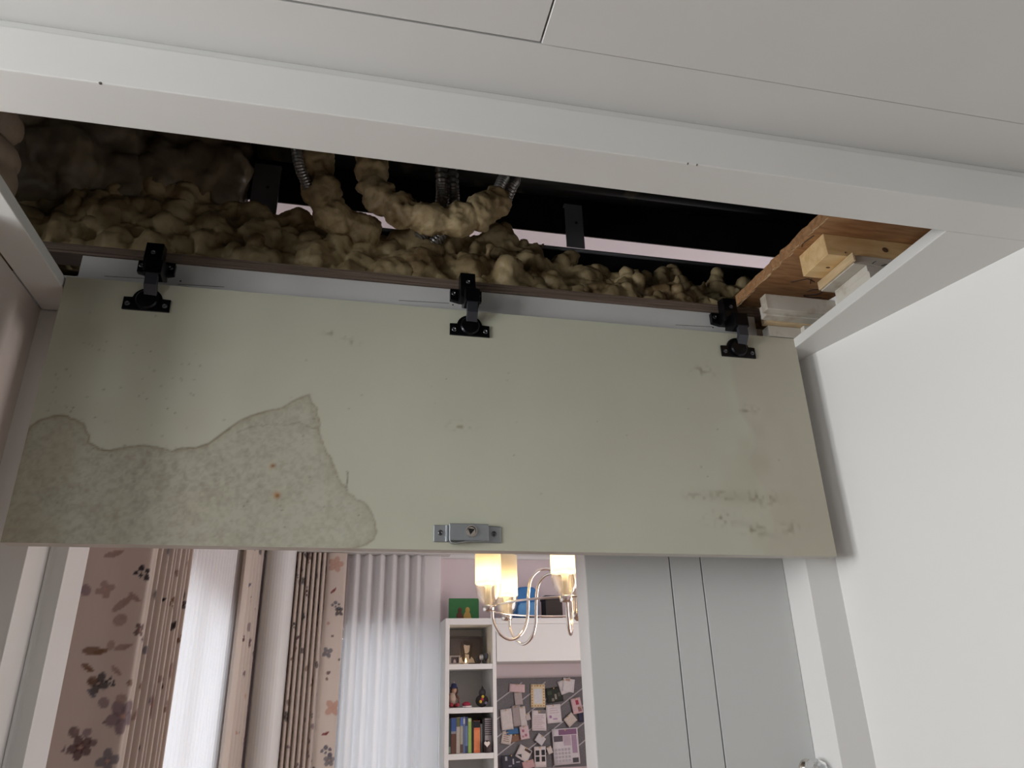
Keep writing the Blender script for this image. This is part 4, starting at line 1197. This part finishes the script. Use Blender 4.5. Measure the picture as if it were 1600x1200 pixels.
HAIR, SKIN = pcol((0.05, 0.038, 0.034)), pcol((0.52, 0.45, 0.41))
for k, (pg, mt) in enumerate(((blob(0.798, ZT1 + 0.082, 0.040, 0.064, -0.1), pcol((0.11, 0.088, 0.08))), ([(0.752, ZT1 + 0.012), (0.760, ZT1 + 0.040), (0.785, ZT1 + 0.066), (0.818, ZT1 + 0.062), (0.846, ZT1 + 0.038), (0.856, ZT1 + 0.012)], SKIN), (blob(0.803, ZT1 + 0.100, 0.0215, 0.031, -0.15), SKIN), (blob(0.778, ZT1 + 0.078, 0.0125, 0.060, 0.12), HAIR), (blob(0.803, ZT1 + 0.131, 0.024, 0.013, -0.25), HAIR), (blob(0.829, ZT1 + 0.084, 0.009, 0.050, -0.12), HAIR))):
    obj('print', G().prism(pg, 4.8934 - 0.0006 * k, 4.8939, 'y'), mt, ph)
sf = thing('framed_photo', 'small pewter picture frame in front of the sepia portrait', 'picture frame', (0.712, 4.82, ZT1))
ph2 = frame(sf, 0.680, 0.744, ZT1, ZT1 + 0.052, 4.80, 0.009, mat('pewter', (0.30, 0.27, 0.25), 0.35, 0.6), pcol((0.09, 0.06, 0.06)))
obj('print', G().prism([(0.704, ZT1 + 0.011), (0.706, ZT1 + 0.025), (0.712, ZT1 + 0.032), (0.718, ZT1 + 0.025), (0.722, ZT1 + 0.011)], 4.793, 4.794, 'y'), pcol((0.45, 0.38, 0.36)), ph2)
tl = thing('tealight', 'small lit tealight glowing before the sepia portrait', 'candle', (0.783, 4.80, ZT1))
obj('cup', G().lathe([(0.014, 0), (0.015, 0.010), (0.013, 0.010), (0.012, 0.006)], (0.783, 4.80, ZT1), 16), pcol((0.5, 0.45, 0.4)), tl)
obj('flame', G().lathe([(0.001, 0.008), (0.005, 0.016), (0.004, 0.024), (0.0008, 0.036)], (0.783, 4.80, ZT1), 10), emit_mat('flame', (1.0, 0.66, 0.25), 14), tl, smooth=True)
pl2 = bpy.data.lights.new('tealight_glow', 'POINT')
pl2.energy, pl2.color, pl2.shadow_soft_size = 0.10, (1.0, 0.70, 0.35), 0.01
plo = bpy.data.objects.new('tealight_glow', pl2)
COL.objects.link(plo)
plo.location = (0.783, 4.795, ZT1 + 0.050 + H)
for (x, y, s, m_, lab) in ((0.852, 4.80, 0.8, pcol((0.03, 0.03, 0.035)), 'black glass ornament right of the tealight'), (0.880, 4.79, 1.0, ZINC, 'silver ornament beside the black glass one'), (0.910, 4.80, 1.15, mat('grey_glass', (0.10, 0.11, 0.13), 0.15), 'grey glass goblet at the right end of the top shelf')):
    t = thing('ornament', lab, 'ornament', (x, y, ZT1))
    obj('foot', G().lathe([(0.012 * s, 0), (0.012 * s, 0.003), (0.004 * s, 0.008), (0.003 * s, 0.020 * s)], (x, y, ZT1), 14), m_, t, smooth=True)
    obj('bowl', G().lathe([(0.003 * s, 0.020 * s), (0.013 * s, 0.030 * s), (0.014 * s, 0.045 * s), (0.010 * s, 0.056 * s)], (x, y, ZT1), 14), m_, t, smooth=True)

# on top of the bookcase and cabinet
gp = thing('picture_canvas', 'green picture of a brown and a golden dog on top of the bookcase', 'picture', (0.775, 4.93, 0.4705))
cvs = obj('canvas', G().box(0.690, 0.885, 4.90, 4.925, 0.4705, 0.612), pcol((0.035, 0.16, 0.05)), gp, bev=0.001)
for (x, s, c_) in ((0.758, 0.95, (0.12, 0.045, 0.025)), (0.808, 1.1, (0.46, 0.30, 0.08))):
    obj('print', G().ball((x, 4.8995, 0.500), (0.022 * s, 0.0018, 0.028 * s), 14, 8).ball((x + 0.002, 4.8995, 0.538), (0.014 * s, 0.0018, 0.018 * s), 12, 8).ball((x + 0.018, 4.8995, 0.484), (0.012, 0.0016, 0.012), 10, 6), pcol(c_), cvs, smooth=True)
obj('print', G().box(0.692, 0.884, 4.8988, 4.9001, 0.4712, 0.482), pcol((0.09, 0.07, 0.03)), cvs)
bb = thing('storage_bag', 'bright blue rounded bag on top of the white cabinet', 'bag', (1.20, 4.95, 0.4715))
bp_ = []
for k in range(9):
    a = math.pi * k / 8
    bp_.append((1.2 + 0.075 * math.copysign(abs(math.cos(a)) ** 0.5, math.cos(a)), 0.600 + 0.085 * abs(math.sin(a)) ** 0.6))
obj('bag_body', G().prism([(1.125, 0.472), (1.275, 0.472)] + bp_, 4.86, 4.98, 'y'), pcol((0.045, 0.19, 0.46)), bb, bev=0.012)
obj('front_pocket', G().prism([(1.130, 0.490), (1.270, 0.490), (1.268, 0.560), (1.250, 0.585), (1.15, 0.578), (1.133, 0.555)], 4.842, 4.862, 'y'), pcol((0.12, 0.33, 0.62)), bb, bev=0.006)
obj('base_band', G().prism([(1.125, 0.4722), (1.275, 0.4722), (1.275, 0.500), (1.125, 0.500)], 4.852, 4.8595, 'y'), pcol((0.015, 0.07, 0.18)), bb)
db = thing('storage_box', 'dark brown box with a sloping lid on top of the white cabinet', 'box', (1.38, 4.93, 0.4715))
obj('box_body', G().box(1.325, 1.44, 4.86, 4.98, 0.4717, 0.60), pcol((0.05, 0.04, 0.035)), db, bev=0.003)
obj('lid', G().box(1.320, 1.445, 4.855, 4.985, 0.6005, 0.628), pcol((0.075, 0.06, 0.055)), db, bev=0.003)

# ------------------------------------------------------------------ chandelier
CX, CY, ZR = 0.925, 2.925, 0.325
RR = 0.37
ch = thing('chandelier', 'nickel chandelier with curved arms and lit frosted glass shades', 'chandelier', (CX, CY, 0.20))
obj('stem', G().tube([(CX, CY, 0.30), (CX, CY, 1.05)], 0.008, 12).lathe([(0.004, -0.03), (0.020, -0.015), (0.024, 0.0), (0.014, 0.02), (0.022, 0.16), (0.010, 0.20)], (CX, CY, 0.31), 20), CHROME, ch, smooth=True)
obj('ceiling_rose', G().lathe([(0.05, 0.0), (0.045, -0.02), (0.012, -0.035)], (CX, CY, 1.05), 20), CHROME, ch, smooth=True)
hoop = [(CX + (RR - 0.022) * math.cos(2 * math.pi * k / 72), CY + (RR - 0.022) * math.sin(2 * math.pi * k / 72), ZR + 0.008) for k in range(73)]
obj('hoop', G().tube(hoop, 0.0042, 8, False), CHROME, ch, smooth=True)
for k in range(6):
    a = math.radians(67 + 60 * k)
    ux, uy = math.cos(a), math.sin(a)

    def Q(r_, z_):
        return (CX + ux * r_, CY + uy * r_, z_)
    arm = spline([Q(RR - 0.014, ZR - 0.005), Q(RR - 0.018, ZR - 0.05), Q(RR - 0.045, ZR - 0.095), Q(RR - 0.090, ZR - 0.115), Q(RR - 0.135, ZR - 0.090), Q(RR - 0.158, ZR - 0.035), Q(RR - 0.165, ZR + 0.05), Q(RR - 0.180, ZR + 0.115), Q(RR - 0.220, ZR + 0.150), Q(RR - 0.270, ZR + 0.150), Q(0.055, ZR + 0.120), Q(0.015, ZR + 0.085)], 6)
    obj('arm', G().tube(arm, 0.0062, 10), CHROME, ch, smooth=True)
    cx, cy, _ = Q(RR, 0)
    obj('cup', G().lathe([(0.006, -0.016), (0.022, -0.012), (0.024, 0.006), (0.016, 0.010)], (cx, cy, ZR), 20), CHROME, ch, smooth=True)
    shd = obj('shade', G().lathe([(0.0505, 0.088), (0.0505, 0.260), (0.0485, 0.260), (0.0485, 0.088)], (cx, cy, ZR), 28, cap=False), FROST, ch, smooth=True, label='frosted glass cylinder')
    obj('clear_base', G().lathe([(0.016, 0.008), (0.030, 0.018), (0.042, 0.036), (0.049, 0.062), (0.0505, 0.0878)], (cx, cy, ZR), 28, cap=False), CLEAR, shd, smooth=True)
    cd = obj('candle_sleeve', G().lathe([(0.012, 0.008), (0.012, 0.085), (0.009, 0.088)], (cx, cy, ZR), 14), mat('candle_sleeve_white', (0.75, 0.7, 0.6), 0.5), ch, smooth=True)
    obj('bulb', G().lathe([(0.008, 0.088), (0.016, 0.105), (0.019, 0.125), (0.014, 0.15), (0.003, 0.172)], (cx, cy, ZR), 14), BULB, cd, smooth=True)
    L_ = bpy.data.lights.new('bulb_light', 'POINT')
    L_.energy, L_.color, L_.shadow_soft_size = 2.6, (1.0, 0.78, 0.50), 0.025
    lo = bpy.data.objects.new('bulb_light', L_)
    COL.objects.link(lo)
    lo.location = (cx, cy, ZR + 0.128 + H)

# ------------------------------------------------------------------ crystal knob on the right casing
kb = thing('crystal_knob', 'clear faceted crystal knob near the right edge of the grey door leaf', 'knob', (0.699, 1.09, -0.125))
obj('rose', G().lathe([(0.013, 0), (0.013, -0.004), (0.006, -0.007), (0.005, -0.014)], (0.699, YD, -0.106), 20, 'y'), CHROME, kb, smooth=True)
obj('crystal', G().lathe([(0.006, -0.010), (0.0135, -0.014), (0.0165, -0.024), (0.0140, -0.036), (0.0085, -0.042)], (0.699, YD, -0.106), 8, 'y'), CRYSTAL, kb)
